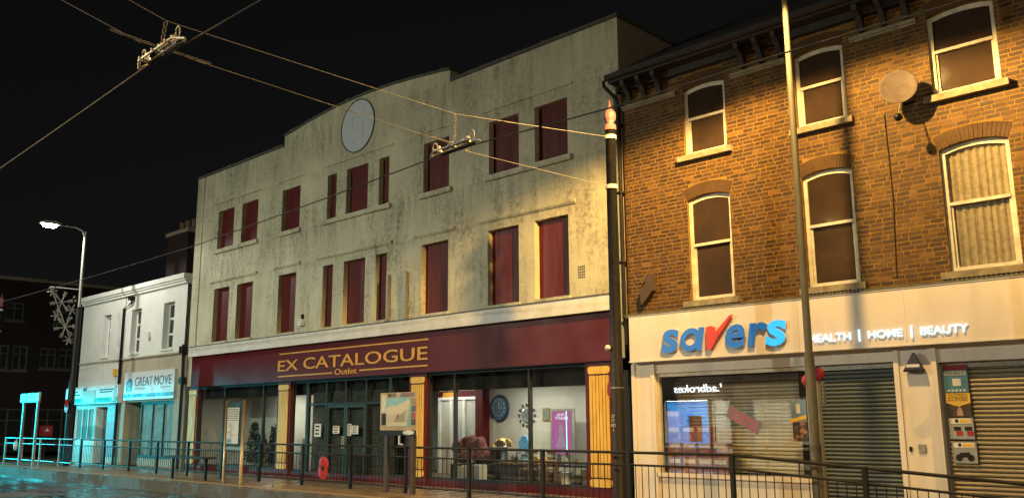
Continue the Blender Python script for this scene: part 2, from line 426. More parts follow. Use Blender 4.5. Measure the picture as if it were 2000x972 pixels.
# ================================================================== CREAM BUILDING
EX0, EX1 = -32.39, -11.86
cb = thing('rendered_building', 'three storey cream rendered building with boarded maroon windows and maroon shopfront', 'building', (-22, 0, PV))
UP = [(-30.67, -29.50), (-28.93, -27.83), (-26.25, -25.15), (-23.58, -23.08), (-22.55, -21.44), (-20.90, -20.41), (-18.84, -17.75), (-16.18, -15.09), (-14.54, -13.45)]
LO = [(-30.69, -29.57), (-29.02, -27.93), (-26.28, -25.21), (-23.68, -23.14), (-22.57, -21.48), (-20.97, -20.43), (-18.88, -17.76), (-16.23, -15.12), (-14.58, -13.48)]
holes = [(a, b, 7.90, 9.36) for a, b in UP] + [(a, b, 4.46, 6.42) for a, b in LO]
w = holed(EX0, EX1, 4.0, 10.94, 0, .2, holes)
w.box(EX0, EX1 - .36, .3, 13, 3.2, 10.5)
w.box(EX0, EX1 - .36, .002, .32, 10.45, 10.938)
w.box(EX0, EX0 + .3, .002, .5, 2.9, 10.94)
arc = [(-26.27 + t * (8.53) / 16, 11.30 + .32 * math.sin(math.pi * t / 16)) for t in range(17)]
w.prism([(-26.27, 10.94)] + arc + [(-17.74, 10.94)], 0, .32)
w.build('wall', 'cream', cb)
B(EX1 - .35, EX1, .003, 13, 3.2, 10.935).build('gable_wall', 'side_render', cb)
cop = MB()
cop.box(EX0 - .05, -26.3, -.05, .42, 10.945, 11.03); cop.box(-17.70, EX1 + .03, -.05, .42, 10.945, 11.03)
for (xa, za), (xb, zb) in zip(arc, arc[1:]): cop.prism([(xa, za), (xb, zb), (xb, zb + .07), (xa, za + .07)], -.05, .42)
cop.box(EX1 - .02, EX1 + .04, .42, 13, 10.935, 11.03)
for i in range(60):       # ragged moss and broken mortar along the top
    x = random.uniform(EX0, EX1); zz = 11.03 if (x < -26.3 or x > -17.7) else 11.30 + .32 * math.sin(math.pi * (x + 26.27) / 8.53) + .07
    h = random.uniform(.02, .1); cop.ball((x, random.uniform(0, .3), zz), h, random.uniform(1, 3), 1, 1, 6, 4, .2)
cop.build('coping', 'lead', cb)
GR = [(0, 1), (2, 2), (3, 5), (6, 6), (7, 8)]
for a, b in GR:
    MB().prism([(-.07, 6.69), (-.07, 6.75), (-.002, 6.75), (-.002, 6.63), (-.03, 6.64)], LO[a][0] - .32, LO[b][1] + .25, 'X').build('hood_moulding', 'cream', cb)
    B(UP[a][0] - .25, UP[b][1] + .2, -.045, -.002, 9.66, 9.71).build('hood_moulding', 'cream', cb)
for a, b in GR:
    B(UP[a][0] - .12, UP[b][1] + .12, -.09, -.001, 7.74, 7.885).build('sill', 'cream', cb)
for a, b in LO: B(a - .05, b + .05, -.06, -.001, 4.36, 4.45).build('sill', 'cream', cb)
B(EX0 + .002, EX0 + .52, -.035, -.001, 4.35, 10.93).build('pilaster_strip', 'cream', cb)
for a, b in UP: B(a, b, .17, .2, 7.90, 9.36).build('window_board', 'board', cb)
for a, b in LO: B(a, b, .17, .2, 4.46, 6.42).build('window_board', 'board', cb)
# round panel of three planks
rc = (-22.03, 10.68); rr = .87
ring = MB()
for k in range(40):
    t0, t1 = 2 * math.pi * k / 40, 2 * math.pi * (k + 1) / 40
    ring.prism([(rc[0] + math.cos(t0) * rr, rc[1] + math.sin(t0) * rr), (rc[0] + math.cos(t1) * rr, rc[1] + math.sin(t1) * rr), (rc[0] + math.cos(t1) * (rr - .035), rc[1] + math.sin(t1) * (rr - .035)), (rc[0] + math.cos(t0) * (rr - .035), rc[1] + math.sin(t0) * (rr - .035))], -.03, -.002)
rp = ring.build('round_panel', 'lead', cb)
for xa, xb in ((-.83, -.27), (-.26, .26), (.27, .83)):
    pts = []
    q = rr - .04
    for k in range(13): x = xa + (xb - xa) * k / 12; x = max(-q + .001, min(q - .001, x)); pts.append((rc[0] + x, rc[1] + math.sqrt(q * q - x * x)))
    for k in range(13): x = xb - (xb - xa) * k / 12; x = max(-q + .001, min(q - .001, x)); pts.append((rc[0] + x, rc[1] - math.sqrt(q * q - x * x)))
    MB().prism(pts, -.018, -.003).build('plank', M('round panel plank', (.62, .66, .70), (.54, .58, .62), .5), rp)
# small fittings on the wall
for x in (-20.29, -19.48): B(x - .03, x + .03, -.10, -.001, 4.40, 5.73).build('sign_bracket', 'galv', cb)
ab = B(-24.85, -24.6, -.12, -.001, 4.60, 4.80).build('alarm_box', 'steelwhite', cb)
B(-24.76, -24.66, -.05, -.001, 4.83, 4.97).build('socket_box', 'void', ab)
vt = MB()
for i in range(4):
    for j in range(5): vt.box(-13.20 + i * .055, -13.165 + i * .055, -.006, -.001, 4.82 + j * .062, 4.86 + j * .062)
tag(vt.build('air_brick', 'lead', cb), kind='stuff')
# white band and maroon fascia
B(-31.95, -12.02, -.24, -.001, 3.97, 4.32).build('white_band', 'white', cb)  # band and fascia positions from image pixels, rescaled about the camera to their depth
B(-31.98, -11.99, -.26, -.001, 4.322, 4.345).build('band_flashing', 'lead', cb)
fs = B(-31.88, -12.0, -.09, .05, 2.84, 3.965).build('fascia', 'frame_dark', cb)
fx = [-31.86, -29.42, -26.98, -24.54, -22.1, -19.66, -17.22, -14.78, -12.02]
for a, b in zip(fx, fx[1:]): B(a + .002, b - .002, -.12, -.091, 2.862, 3.93).build('fascia_panel', 'maroon', fs)
text(fs, 'EX', -25.88, -24.69, 3.185, 3.53, -.121, 'gold', .004, .015, per=True)
text(fs, 'CATALOGUE', -24.40, -18.43, 3.195, 3.555, -.121, 'gold', .004, .015, per=True)
text(fs, 'Outlet', -22.70, -21.59, 2.955, 3.13, -.121, 'gold', .004, .012, name='small_lettering')
gl = MB(); gl.box(-25.82, -18.40, -.13, -.121, 3.725, 3.765); gl.box(-25.85, -22.82, -.13, -.121, 3.00, 3.04); gl.box(-21.47, -18.42, -.13, -.121, 3.02, 3.06)
gl.build('gold_rule', 'gold', fs)
# shopfront
COLS = [(-32.05, -31.44), (-25.90, -25.27), (-19.21, -18.60), (-12.95, -12.30)]
for a, b in COLS:
    c_ = B(a - .07, b + .07, -.04, .16, PV, 2.84).build('shop_column', 'maroon', cb)
    def rounded(x0, x1, z0, z1, r=.06):
        p = []
        for cx, cz, t in ((x1 - r, z1 - r, 0), (x0 + r, z1 - r, 90), (x0 + r, z0 + r, 180), (x1 - r, z0 + r, 270)):
            for k in range(4): p.append((cx + r * math.cos(R(t + k * 30)), cz + r * math.sin(R(t + k * 30))))
        return p
    MB().prism(rounded(a + .02, b - .02, 2.58, 2.75), -.075, -.041).build('capital', 'yellow', c_)
    MB().prism(rounded(a + .02, b - .02, .11, .28), -.075, -.041).build('base', 'yellow', c_)
    n = 6; wd = (b - a - .08) / n
    for k in range(n): MB().prism(rounded(a + .04 + k * wd + .012, a + .04 + (k + 1) * wd - .012, .31, 2.55, .028), -.068, -.041).build('flute', 'yellow', c_)
sr = B(-31.4, -12.9, .0, .14, PV, .06); sr.build('stall_riser', 'maroon', cb)
def frame(x0, x1, z0, z1, t=.05, y0=.02, y1=.12, mat='frame_dark', vs=(), hs=()):
    m = MB(); m.box(x0, x1, y0, y1, z1 - t, z1); m.box(x0, x1, y0, y1, z0, z0 + t)
    m.box(x0, x0 + t, y0 + .001, y1 - .001, z0 + t, z1 - t); m.box(x1 - t, x1, y0 + .001, y1 - .001, z0 + t, z1 - t)
    for v in vs: m.box(v - t / 2, v + t / 2, y0 - .005, y1, z0 + t, z1 - t)
    for h in hs: m.box(x0 + t, x1 - t, y0 + .002, y1 - .002, h - t / 2, h + t / 2)
    return m.build('shop_window_frame', mat, cb)
def pane(parent, x0, x1, z0, z1, y=.07, mat='glass'): return B(x0, x1, y, y + .006, z0, z1).build('pane', mat, parent)
BAYS = [(-31.37, -29.53), (-29.53, -26.95), (-26.95, -25.97), (-25.20, -24.31), (-20.20, -19.28), (-18.53, -17.50), (-17.50, -14.84), (-14.84, -13.02)]
def bayframe(x0, x1, vs):
    fr = frame(x0, x1, .06, 2.84, .06, vs=vs)
    ed = [x0] + list(vs) + [x1]
    for a, b in zip(ed, ed[1:]): pane(fr, a + .031, b - .031, .12, 2.78)
bayframe(-31.37, -25.97, (-29.53, -26.95)); bayframe(-25.20, -24.33, ())
bayframe(-20.18, -19.28, ()); bayframe(-18.53, -13.02, (-17.50, -14.84))
df = frame(-24.33, -20.18, PV, 2.84, .07, vs=(-23.30, -21.30), hs=(2.10,))
for a, b in ((-24.26, -23.335), (-21.265, -20.25)): pane(df, a, b, -.05, 2.06)
for a, b in ((-24.26, -23.335), (-23.265, -22.33), (-22.27, -21.335), (-21.265, -20.25)): pane(df, a, b, 2.14, 2.77)
B(-22.33, -22.27, .015, .118, 2.135, 2.77).build('transom_post', 'frame_dark', df)
for a, b in ((-23.262, -22.305), (-22.295, -21.338)):
    d = MB(); d.box(a, b, .03, .09, 1.98, 2.06); d.box(a, b, .03, .09, -.11, .06); d.box(a, a + .08, .031, .089, .06, 1.98); d.box(b - .08, b, .031, .089, .06, 1.98)
    do = d.build('door', 'frame_teal', cb); pane(do, a + .08, b - .08, .06, 1.98, .055)
    hx = b - .05 if a < -23 else a + .03
    MB().tube([(hx, -.03, .8), (hx, -.03, 1.15)], .014).build('handle', 'galv', do)
# shutters behind the entrance
for a, b in ((-24.28, -23.34), (-23.26, -22.32), (-22.28, -21.34), (-21.26, -20.24)):
    s_ = MB(); z = -.1
    while z < 2.45:
        s_.prism([(.22, z), (.195, z + .028), (.22, z + .062), (.235, z + .062), (.235, z)], a, b, 'X'); z += .066
    tag(s_.build('entrance_shutter', 'slat_green', cb), 'dark green slatted shutter behind the glass', kind='stuff')
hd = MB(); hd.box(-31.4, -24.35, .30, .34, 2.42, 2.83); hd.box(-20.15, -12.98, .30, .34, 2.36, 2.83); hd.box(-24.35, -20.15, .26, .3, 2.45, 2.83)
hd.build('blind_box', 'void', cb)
# interior rooms
for q in ((-18.62, -12.66, 2.3, 2.36, 0, 2.84), (-31.44, -26.2, 2.2, 2.26, 0, 2.84), (-12.66, -12.6, .17, 2.36, 0, 2.84), (-31.5, -31.44, .17, 2.26, 0, 2.84)): B(*q).build('interior_wall', 'int_wall', cb)
it = MB(); it.box(-26.2, -24.3, 2.6, 2.66, 0, 2.84); it.box(-20.2, -18.75, 2.9, 2.96, 0, 1.9); it.box(-24.3, -20.2, .6, .66, 0, 2.84)
it.build('interior_partition', 'dark_wood', cb)
B(-31.5, -12.6, .15, 3.2, 0, .055).build('interior_floor', 'int_floor', cb)
B(-31.5, -12.6, .36, 3.2, 2.70, 2.84).build('interior_ceiling', 'white', cb)
B(-31.5, -12.6, 3.2, 3.3, 0, 2.84).build('rear_partition', 'int_wall', cb)
wp = MB()      # white framed cupboard doors with a maroon header inside the right-hand window
wp.box(-20.5, -18.78, 2.1, 2.2, 2.18, 2.26); wp.box(-20.5, -18.78, 2.1, 2.2, 2.44, 2.56)
for x in (-20.5, -19.98, -19.42, -18.86): wp.box(x, x + .09, 2.1, 2.2, .06, 2.18)
wpo = wp.build('panelled_partition', 'white', cb)
B(-20.5, -18.78, 2.12, 2.18, 2.262, 2.438).build('header_board', 'maroon', wpo); B(-20.28, -19.74, 2.095, 2.12, 2.26, 2.40).build('header_plaque', 'gold', wpo)
B(-20.45, -18.85, 2.16, 2.18, .06, 2.18).build('curtain_panel', 'int_wall', wpo)
B(-18.80, -18.50, 2.02, 2.3, .06, 2.5).build('maroon_pilaster', 'maroon', cb)

# ================================================================== BRICK BUILDING
BX0, BX1 = -11.78, 3.2
bb = thing('brick_building', 'three storey brown brick building with arched sash windows above a pale shop fascia', 'building', (-5, 0, PV))
WX = [(-10.15, -9.12), (-7.55, -6.55), (-5.00, -3.89), (-2.42, -1.38), (.14, 1.18)]
ZL = (3.98, 6.13, 6.225); ZU = (7.12, 8.61, 8.68); RING = .27
def arch(x0, x1, zs, zc):
    w_ = (x1 - x0) / 2; h = zc - zs; r_ = (w_ * w_ + h * h) / (2 * h)
    return (x0 + x1) / 2, zc - r_, r_, math.asin(w_ / r_)
OPEN = []
for a, b in WX:
    for zz in (ZL, ZU): OPEN.append((a, b, *zz, *arch(a, b, zz[1], zz[2])))
def cuts(z0, z1):
    out = []
    for a, b, zb, zs, zc, cx, cz, r_, th in OPEN:
        h = 0
        for z in (z0, z1, (z0 + z1) / 2):
            if z < zb - .12: continue
            if z <= zs: hh = (b - a) / 2
            else:
                ro = r_ + RING
                if z - cz >= ro: continue
                hh = min((z - cz) * math.tan(th), math.sqrt(ro * ro - (z - cz) ** 2))
            h = max(h, hh)
        if h: out.append((cx - h, cx + h))
    return sorted(out)
bw = holed(BX0, BX1, 3.7, 9.35, .002, .2, [(a, b, zz[0], zz[2]) for a, b in WX for zz in (ZL, ZU)])
bwall = bw.build('brick_wall', 'mortar', bb)
def segs_arc(cx, cz, r_, th, n=10): return [(cx + r_ * math.sin(-th + 2 * th * k / n), cz + r_ * math.cos(-th + 2 * th * k / n)) for k in range(n + 1)]
COURSE = .082; bricks = []
zz = 3.80; k = 0
while zz < 9.30:
    wob = random.uniform(-.002, .002); z0, z1 = zz + .008 + wob, zz + COURSE - .008 + wob
    ex = cuts(z0, z1); x = BX0 - random.choice((0, .06, .115, .17)) - (.115 if k % 2 else 0)
    flem = k % 4 == 3
    i = 0
    while x < BX1:
        ln = (.105 if (flem and i % 2) or random.random() < .07 else .218) + random.uniform(-.007, .007)
        spans = [(max(x, BX0), min(x + ln, BX1))]
        for a, b in ex:
            ns = []
            for p, q in spans:
                if q <= a or p >= b: ns.append((p, q))
                else:
                    if p < a - .012: ns.append((p, a - .003))
                    if q > b + .012: ns.append((b + .003, q))
            spans = ns
        for p, q in spans:
            if q - p > .02: bricks.append((p, q, z0, z1, random.uniform(-.001, .004)))
        x += ln + .015; i += 1
    zz += COURSE; k += 1
def brick_geo(mb, p, q, z0, z1, d):
    n = len(mb.v); e = .002
    tl = random.uniform(-.003, .003)
    mb.v += [(p, .03, z0), (q, .03, z0), (q, .03, z1), (p, .03, z1), (p + e, -d, z0 + e + tl), (q - e, -d, z0 + e - tl), (q - e, -d, z1 - e - tl), (p + e, -d, z1 - e + tl)]
    mb.f += [tuple(n + t for t in f) for f in ((4, 5, 6, 7), (0, 1, 5, 4), (1, 2, 6, 5), (2, 3, 7, 6), (3, 0, 4, 7))]
full = [b for b in bricks if abs((b[1] - b[0]) - .218) < .008 and -6.4 < b[0] and b[1] < -3.9 and b[2] > 4.0]
full.sort(key=lambda b: (-b[0] * .6 - abs(b[2] - 5.5) * .5)); full = [b for b in full if b[2] < 8.5]
pick = set(sorted(full, key=lambda b: (b[0] + 6.4) * -1)[:300])
ub = MB(); brick_geo(ub, -.109, .109, -.033, .033, 0); ubd = ub.data('brick', 'brick')
for b in pick: link('brick', ubd, bwall, ((b[0] + b[1]) / 2, -b[4], (b[2] + b[3]) / 2))
rest = MB()
for b in bricks:
    if b not in pick: brick_geo(rest, *b)
tag(rest.build('brickwork', 'brick', bb), 'weathered brown brickwork with pale mortar joints', kind='stuff')
for a, b, zb, zs, zc, cx, cz, r_, th in OPEN:
    n = 17
    for k in range(n):
        t0 = -th + 2 * th * (k + .05) / n; t1 = -th + 2 * th * (k + .95) / n
        pts = [(cx + rad * math.sin(t), cz + rad * math.cos(t)) for rad, t in ((r_ + .004, t0), (r_ + .004, t1), (r_ + RING - .006, t1), (r_ + RING - .006, t0))]
        MB().prism(pts, -.004 - random.uniform(0, .004), .03).build('voussoir', 'arch_brick', bwall)
m_lace = M('net curtain', (.60, .45, .30), (.46, .33, .21), .9, scale=16, lo=.42, hi=.6, stretch=(1, .2, 1))
zmeets = (5.17, 7.95)
for wi, (a, b) in enumerate(WX):
    for fl, Z in enumerate((ZL, ZU)):
        zb, zs, zc = Z; cx, cz, r_, th = arch(a, b, zs, zc); zm = zmeets[fl]; t = .075; y0, y1 = .07, .15
        f_ = MB(); f_.box(a, a + t, y0, y1, zb, zs); f_.box(b - t, b, y0, y1, zb, zs); f_.box(a + t, b - t, y0 - .01, y1, zb, zb + .085)
        f_.box(a + t, b - t, y0 - .012, y1, zm - .028, zm + .028)
        f_.box(a + t, a + t + .04, y0 + .03, y1, zb + .085, zm - .028); f_.box(b - t - .04, b - t, y0 + .03, y1, zb + .085, zm - .028)
        o1 = segs_arc(cx, cz, r_, th, 12); i1 = segs_arc(cx, cz, r_ - .09, th * .9, 12)
        for k in range(12): f_.prism([o1[k], o1[k + 1], i1[k + 1], i1[k]], y0 + .01, y1)
        f_.prism([o1[0], i1[0], (a + t, zs - .05), (a, zs - .05)], y0 + .012, y1 - .002); f_.prism([o1[-1], i1[-1], (b - t, zs - .05), (b, zs - .05)], y0 + .012, y1 - .002)
        wo_ = f_.build('window', 'frame_white', bb)
        curtain = (wi == 2 and fl == 0)
        pm = 'glass' if curtain else 'pane_dirty'
        B(a + t + .03, b - t - .03, .125, .131, zb + .08, zm - .02).build('pane', pm, wo_)
        MB().prism([(a + t - .02, zm + .02), (b - t + .02, zm + .02), (b - t + .02, zs - .03)] + list(reversed(i1)) + [(a + t - .02, zs - .03)], .10, .106).build('pane', pm, wo_)
        # lining of the reveal above the springing
        li = MB(); ow = segs_arc(cx, cz, r_ + RING, th, 12)
        for k in range(12): li.prism([o1[k], o1[k + 1], ow[k + 1], ow[k]], .016, .2)
        li.build('arch_soffit', 'mortar', wo_)
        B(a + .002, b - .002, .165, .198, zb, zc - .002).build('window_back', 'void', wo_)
        B(a - .13, b + .13, -.13, .07, zb - .12, zb - .003).build('sill', 'stone', wo_)
        if curtain:
            c_ = MB(); n = 80
            for k in range(n + 1):
                x = a + .08 + (b - a - .16) * k / n; y = .146 + .012 * math.sin(k * .62 + .8 * math.sin(k * .11)) + .003 * math.sin(k * 1.7)
                c_.v += [(x, y, zb + .08), (x, y, zc)]
            c_.f = [(2 * k, 2 * k + 2, 2 * k + 3, 2 * k + 1) for k in range(n)]
            c_.build('net_curtain', m_lace, wo_, True)
# string course, eaves, gutter, roof
edges = [BX0] + [v for a, b in WX for v in (a - .16, b + .16)] + [BX1]
for a, b in zip(edges[::2], edges[1::2]):
    s_ = B(a, b, -.055, .01, 8.60, 8.665); s_.box(a, b, -.03, .01, 8.555, 8.60); s_.build('string_course', 'stone', bb)
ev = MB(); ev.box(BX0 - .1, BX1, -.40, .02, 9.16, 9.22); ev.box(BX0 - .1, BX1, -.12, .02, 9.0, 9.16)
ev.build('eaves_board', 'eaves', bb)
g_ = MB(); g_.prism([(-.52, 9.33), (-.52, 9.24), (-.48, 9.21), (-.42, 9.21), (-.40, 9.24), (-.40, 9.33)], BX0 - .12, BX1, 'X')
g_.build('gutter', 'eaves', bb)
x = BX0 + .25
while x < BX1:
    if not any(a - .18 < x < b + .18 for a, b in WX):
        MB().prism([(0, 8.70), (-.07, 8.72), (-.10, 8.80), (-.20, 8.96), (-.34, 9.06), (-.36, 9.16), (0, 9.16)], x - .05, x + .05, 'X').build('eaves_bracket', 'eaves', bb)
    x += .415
MB().prism([(-.5, 9.335), (5.2, 12.6), (11, 9.335)], BX0 + .02, BX1, 'X').build('roof', 'slate', bb)
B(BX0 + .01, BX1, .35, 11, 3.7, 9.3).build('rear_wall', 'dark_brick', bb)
dp = MB(); dp.tube([(-11.98, -.42, 9.24), (-11.98, -.42, 9.12), (-11.86, -.1, 8.85), (-11.84, -.07, 8.6), (-11.84, -.07, 3.8)], .045, 8)
for z in (8.2, 6.6, 5.0): dp.box(-11.91, -11.77, -.12, -.0, z, z + .05)
dp.build('downpipe', 'black', bb, True)
MB().tube([(-11.93, -.06, 9.0), (-11.93, -.06, 2.9)], .05, 8).build('downpipe', M('grey blue pipe', (.16, .19, .18), rough=.6), cb, True)
bx = MB(); bx.prism([(-11.28, 4.02), (-11.02, 4.30), (-11.02, 4.66), (-11.20, 4.66), (-11.20, 4.44), (-11.34, 4.36), (-11.34, 4.02)], -.16, -.004)
bx.build('floodlight_housing', M('rusty housing', (.05, .035, .028), (.09, .05, .03), .7, scale=12), bb)
# flashing and dentils over the fascia
fl = MB(); fl.box(BX0, BX1, -.20, .01, 3.775, 3.80); fl.prism([(-.2, 3.80), (.01, 3.80), (.01, 3.86)], BX0, BX1, 'X'); fl.build('flashing', 'lead', bb)
for a, b in WX:
    d_ = MB(); x = a - .12
    while x < b + .1: d_.box(x, x + .045, -.11, -.02, 3.80, 3.862); x += .075
    tag(d_.build('dentils', 'stone', bb), kind='stuff')
# pale fascia with lettering
sf = B(-11.64, BX1, -.192, .0, 2.80, 3.765).build('shop_fascia', 'lead', bb)  # fascia extents read from image pixels, scaled about the camera to the front face
fx = [-11.64, -9.72, -7.72, -5.75, -3.7, -1.4, .9, BX1]
for a, b in zip(fx, fx[1:]): B(a + .0015, b - .0015, -.20, -.1921, 2.802, 3.763).build('fascia_panel', 'savers_white', sf)
B(-11.66, BX1, -.215, -.002, 2.775, 2.80).build('fascia_trim', 'white', sf); B(-11.66, BX1, -.215, -.002, 3.765, 3.774).build('fascia_trim', 'white', sf)
BL = M('sign blue', (.012, .12, .38), (.010, .10, .33), .3, emit=(.02, .16, .5), estr=.4); BL2 = M('lit sign blue', (.02, .3, .7), rough=.3, emit=(.02, .42, .95), estr=.9)  # faint glow put into the plain blue letters to brighten them
RDm = M('sign red', (.62, .045, .015), (.5, .035, .012), .35, emit=(.8, .06, .01), estr=.12)
def single_a(parent, x0, x1, z0, z1, y, mat, depth, name='letter'):
    """a single storey italic a: ring and stem"""
    sh_ = .17; mb = MB(); n = 28; cx_, cz_ = x0 + (x1 - x0) * .42, (z0 + z1) / 2; rx, rz_ = (x1 - x0) * .44, (z1 - z0) / 2
    def P(a, k): q = cz_ + rz_ * k * math.sin(a) * (1.0 if k == 1 else .98); return (cx_ + rx * k * math.cos(a) + sh_ * (q - cz_), q)
    for k in range(n):
        a0, a1 = 2 * math.pi * k / n, 2 * math.pi * (k + 1) / n; mb.prism([P(a0, 1), P(a1, 1), P(a1, .52), P(a0, .52)], y - depth, y)
    xr = x0 + (x1 - x0) * .70; wd = (x1 - x0) * .235
    mb.prism([(xr - sh_ * .2, z0 + .005), (xr + wd - sh_ * .2, z0 + .005), (xr + wd + sh_ * .33, z1 - .003), (xr + sh_ * .33, z1 - .003)], y - depth - .0012, y)
    return mb.build(name, mat, parent)
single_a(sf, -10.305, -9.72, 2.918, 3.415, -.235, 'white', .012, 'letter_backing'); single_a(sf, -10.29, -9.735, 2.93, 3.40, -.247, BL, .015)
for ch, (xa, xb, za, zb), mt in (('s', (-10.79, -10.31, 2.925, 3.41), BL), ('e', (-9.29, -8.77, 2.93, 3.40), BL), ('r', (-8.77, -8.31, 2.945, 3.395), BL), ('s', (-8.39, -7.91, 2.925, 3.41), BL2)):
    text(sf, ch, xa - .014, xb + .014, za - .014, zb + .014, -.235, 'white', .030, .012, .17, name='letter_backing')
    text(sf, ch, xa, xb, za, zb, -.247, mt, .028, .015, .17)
chk = [(-9.668, 3.388), (-9.555, 3.41), (-9.476, 3.374), (-9.469, 3.261), (-9.308, 3.413), (-9.122, 3.583), (-9.055, 3.592), (-9.091, 3.551), (-9.244, 3.363), (-9.388, 3.196), (-9.48, 3.069), (-9.573, 2.933), (-9.625, 2.926), (-9.688, 2.97)]
MB().prism(chk, -.28, -.235).build('tick', RDm, sf)
for body, xa, xb, za, zb in (('HEALTH', -7.53, -6.72, 2.94, 3.08), ('HOME', -6.41, -5.81, 2.94, 3.08), ('BEAUTY', -5.51, -4.75, 2.94, 3.08)):
    text(sf, body, xa, xb, za, zb, -.222, 'lit_white', .014, .012, per=True)
for x in (-6.565, -5.655): B(x - .014, x + .014, -.242, -.222, 2.90, 3.115).build('divider_bar', 'lit_white', sf)
# shopfront of the brick building
def pil(a, b):
    p_ = MB(); p_.box(a, b, -.03, .2, PV, 2.775); m_ = p_.build('shop_pilaster', 'savers_white', bb)
    for x0, x1 in ((a + .0, a + .09), (b - .09, b - .0)):
        B(x0, x1, -.06, -.031, PV, 2.74).build('moulding', 'savers_white', m_)
    return m_
pil(-11.72, -11.12); p2 = pil(-6.08, -5.36); pil(-3.2, -2.5)
B(-5.78, -5.66, -.055, -.031, .98, 1.12).build('cover_plate', 'galv', p2); B(-5.93, -5.89, -.06, -.031, 1.0, 1.08).build('keyhole_plate', 'black', p2)
hdr = MB(); hdr.box(-11.12, -6.08, -.01, .2, 2.53, 2.775); hdr.box(-5.36, -3.2, -.01, .2, 2.48, 2.775); hdr.build('shop_header', 'savers_white', bb)
B(-7.70, -7.56, -.02, .2, PV, 2.53).build('shop_post', 'savers_white', bb)
sb = MB(); sb.box(-11.12, -7.70, -.0, .2, PV, .40); sb.box(-11.14, -7.68, -.06, .2, .40, .47); sb.build('shop_stall_riser', 'savers_white', bb)
wf = MB(); wf.box(-11.12, -7.70, .03, .12, 2.45, 2.53); wf.box(-11.12, -11.06, .03, .12, .47, 2.45); wf.box(-7.76, -7.70, .03, .12, .47, 2.45)
wfo = wf.build('shop_window', 'frame_white', bb); B(-11.06, -7.76, .07, .077, .47, 2.45).build('pane', 'glass_savers', wfo)
def shutter(x0, x1, z0, z1, y, label, smat='slat'):
    sh = MB().box(x0, x0 + .05, y - .02, y + .05, z0, z1).box(x1 - .05, x1, y - .02, y + .05, z0, z1).box(x0 + .05, x1 - .05, y - .05, y + .06, z1 - .10, z1).build('roller_shutter', 'galv', bb)
    sh['label'] = label
    p = MB(); wd = x1 - x0 - .102
    p.prism([(0, .002), (-.016, .012), (-.024, .034), (-.016, .058), (0, .068), (.008, .068), (.008, .002)], -wd / 2, wd / 2, 'X'); d_ = p.data('slat', smat)
    z = z0
    while z < z1 - .12:
        o_ = link('slat', d_, sh, ((x0 + x1) / 2, y + random.uniform(-.002, .002), z)); z += .0725
    return sh
shutter(-11.04, -7.78, .5, 2.44, .58, 'closed roller shutter behind the shop window glass', M('pale slat', (.58, .53, .44), (.42, .38, .30), .5, metal=.1, scale=5, stretch=(1, 1, 4)))
shutter(-7.56, -6.08, PV, 2.53, .12, 'closed roller shutter over the entrance', M('grey slat', (.105, .125, .13), (.075, .09, .095), .45, metal=.3, scale=5, stretch=(1, 1, 4)))
shutter(-5.36, -3.2, PV, 2.48, .12, 'closed roller shutter beside the poster column')
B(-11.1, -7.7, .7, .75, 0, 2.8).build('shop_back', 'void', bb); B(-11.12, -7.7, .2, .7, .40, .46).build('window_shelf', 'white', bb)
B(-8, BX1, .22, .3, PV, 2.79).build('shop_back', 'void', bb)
B(-2.5, BX1, -.005, .21, PV, 2.775).build('shop_infill', 'savers_white', bb)
al = MB(); al.prism([(-5.87, 2.37), (-5.55, 2.37), (-5.70, 2.66)], -.16, -.061)
alo = al.build('alarm_box', M('purple alarm', (.05, .045, .10), rough=.4), p2)
B(-5.82, -5.60, -.166, -.161, 2.41, 2.46).build('alarm_plate', 'steelwhite', alo); B(-5.88, -5.54, -.165, -.061, 2.34, 2.368).build('alarm_base', 'black', alo)

# satellite dish on the brick wall
sdh = thing('satellite_dish', 'round rusty satellite dish on the brown brick wall', 'dish', (-5.5, 0, 7.2))
dd = MB(); prof = [(.005 + .31 * i / 8, .030 * (i / 8) ** 2) for i in range(9)]; dd.lathe(prof + [(.322, .026), (.312, .016)] + [(.005 + .30 * i / 8, .030 * (i / 8) ** 2 - .014) for i in range(8, -1, -1)], (0, 0, 0), 28)
rot = Matrix.Rotation(R(84), 3, 'X'); rz = Matrix.Rotation(R(16), 3, 'Z'); ctr = Vector((-5.42, -.46, 7.30))
dd.v = [tuple(rz @ (rot @ Vector(v)) + ctr) for v in dd.v]
dd.build('reflector', 'dish', sdh, True)
MB().tube([tuple(ctr + Vector((0, .03, 0))), (-5.45, -.25, 7.2), (-5.5, -.01, 7.1)], .022).build('bracket', 'black', sdh)
MB().tube([tuple(ctr + Vector((.02, 0, -.26))), tuple(ctr + Vector((.03, -.10, -.42))), tuple(ctr + Vector((.03, -.22, -.58)))], .013).build('arm', 'galv', sdh)
MB().ball(tuple(ctr + Vector((.03, -.22, -.62))), .07, 1, 1.3, 1).build('feed_horn', 'black', sdh, True)
MB().tube([(-5.86, -.04, 7.02), (-5.86, -.02, 6.9), (-5.84, -.015, 5.4), (-5.9, -.015, 4.0)], .008, 5).build('cable', 'black', sdh)

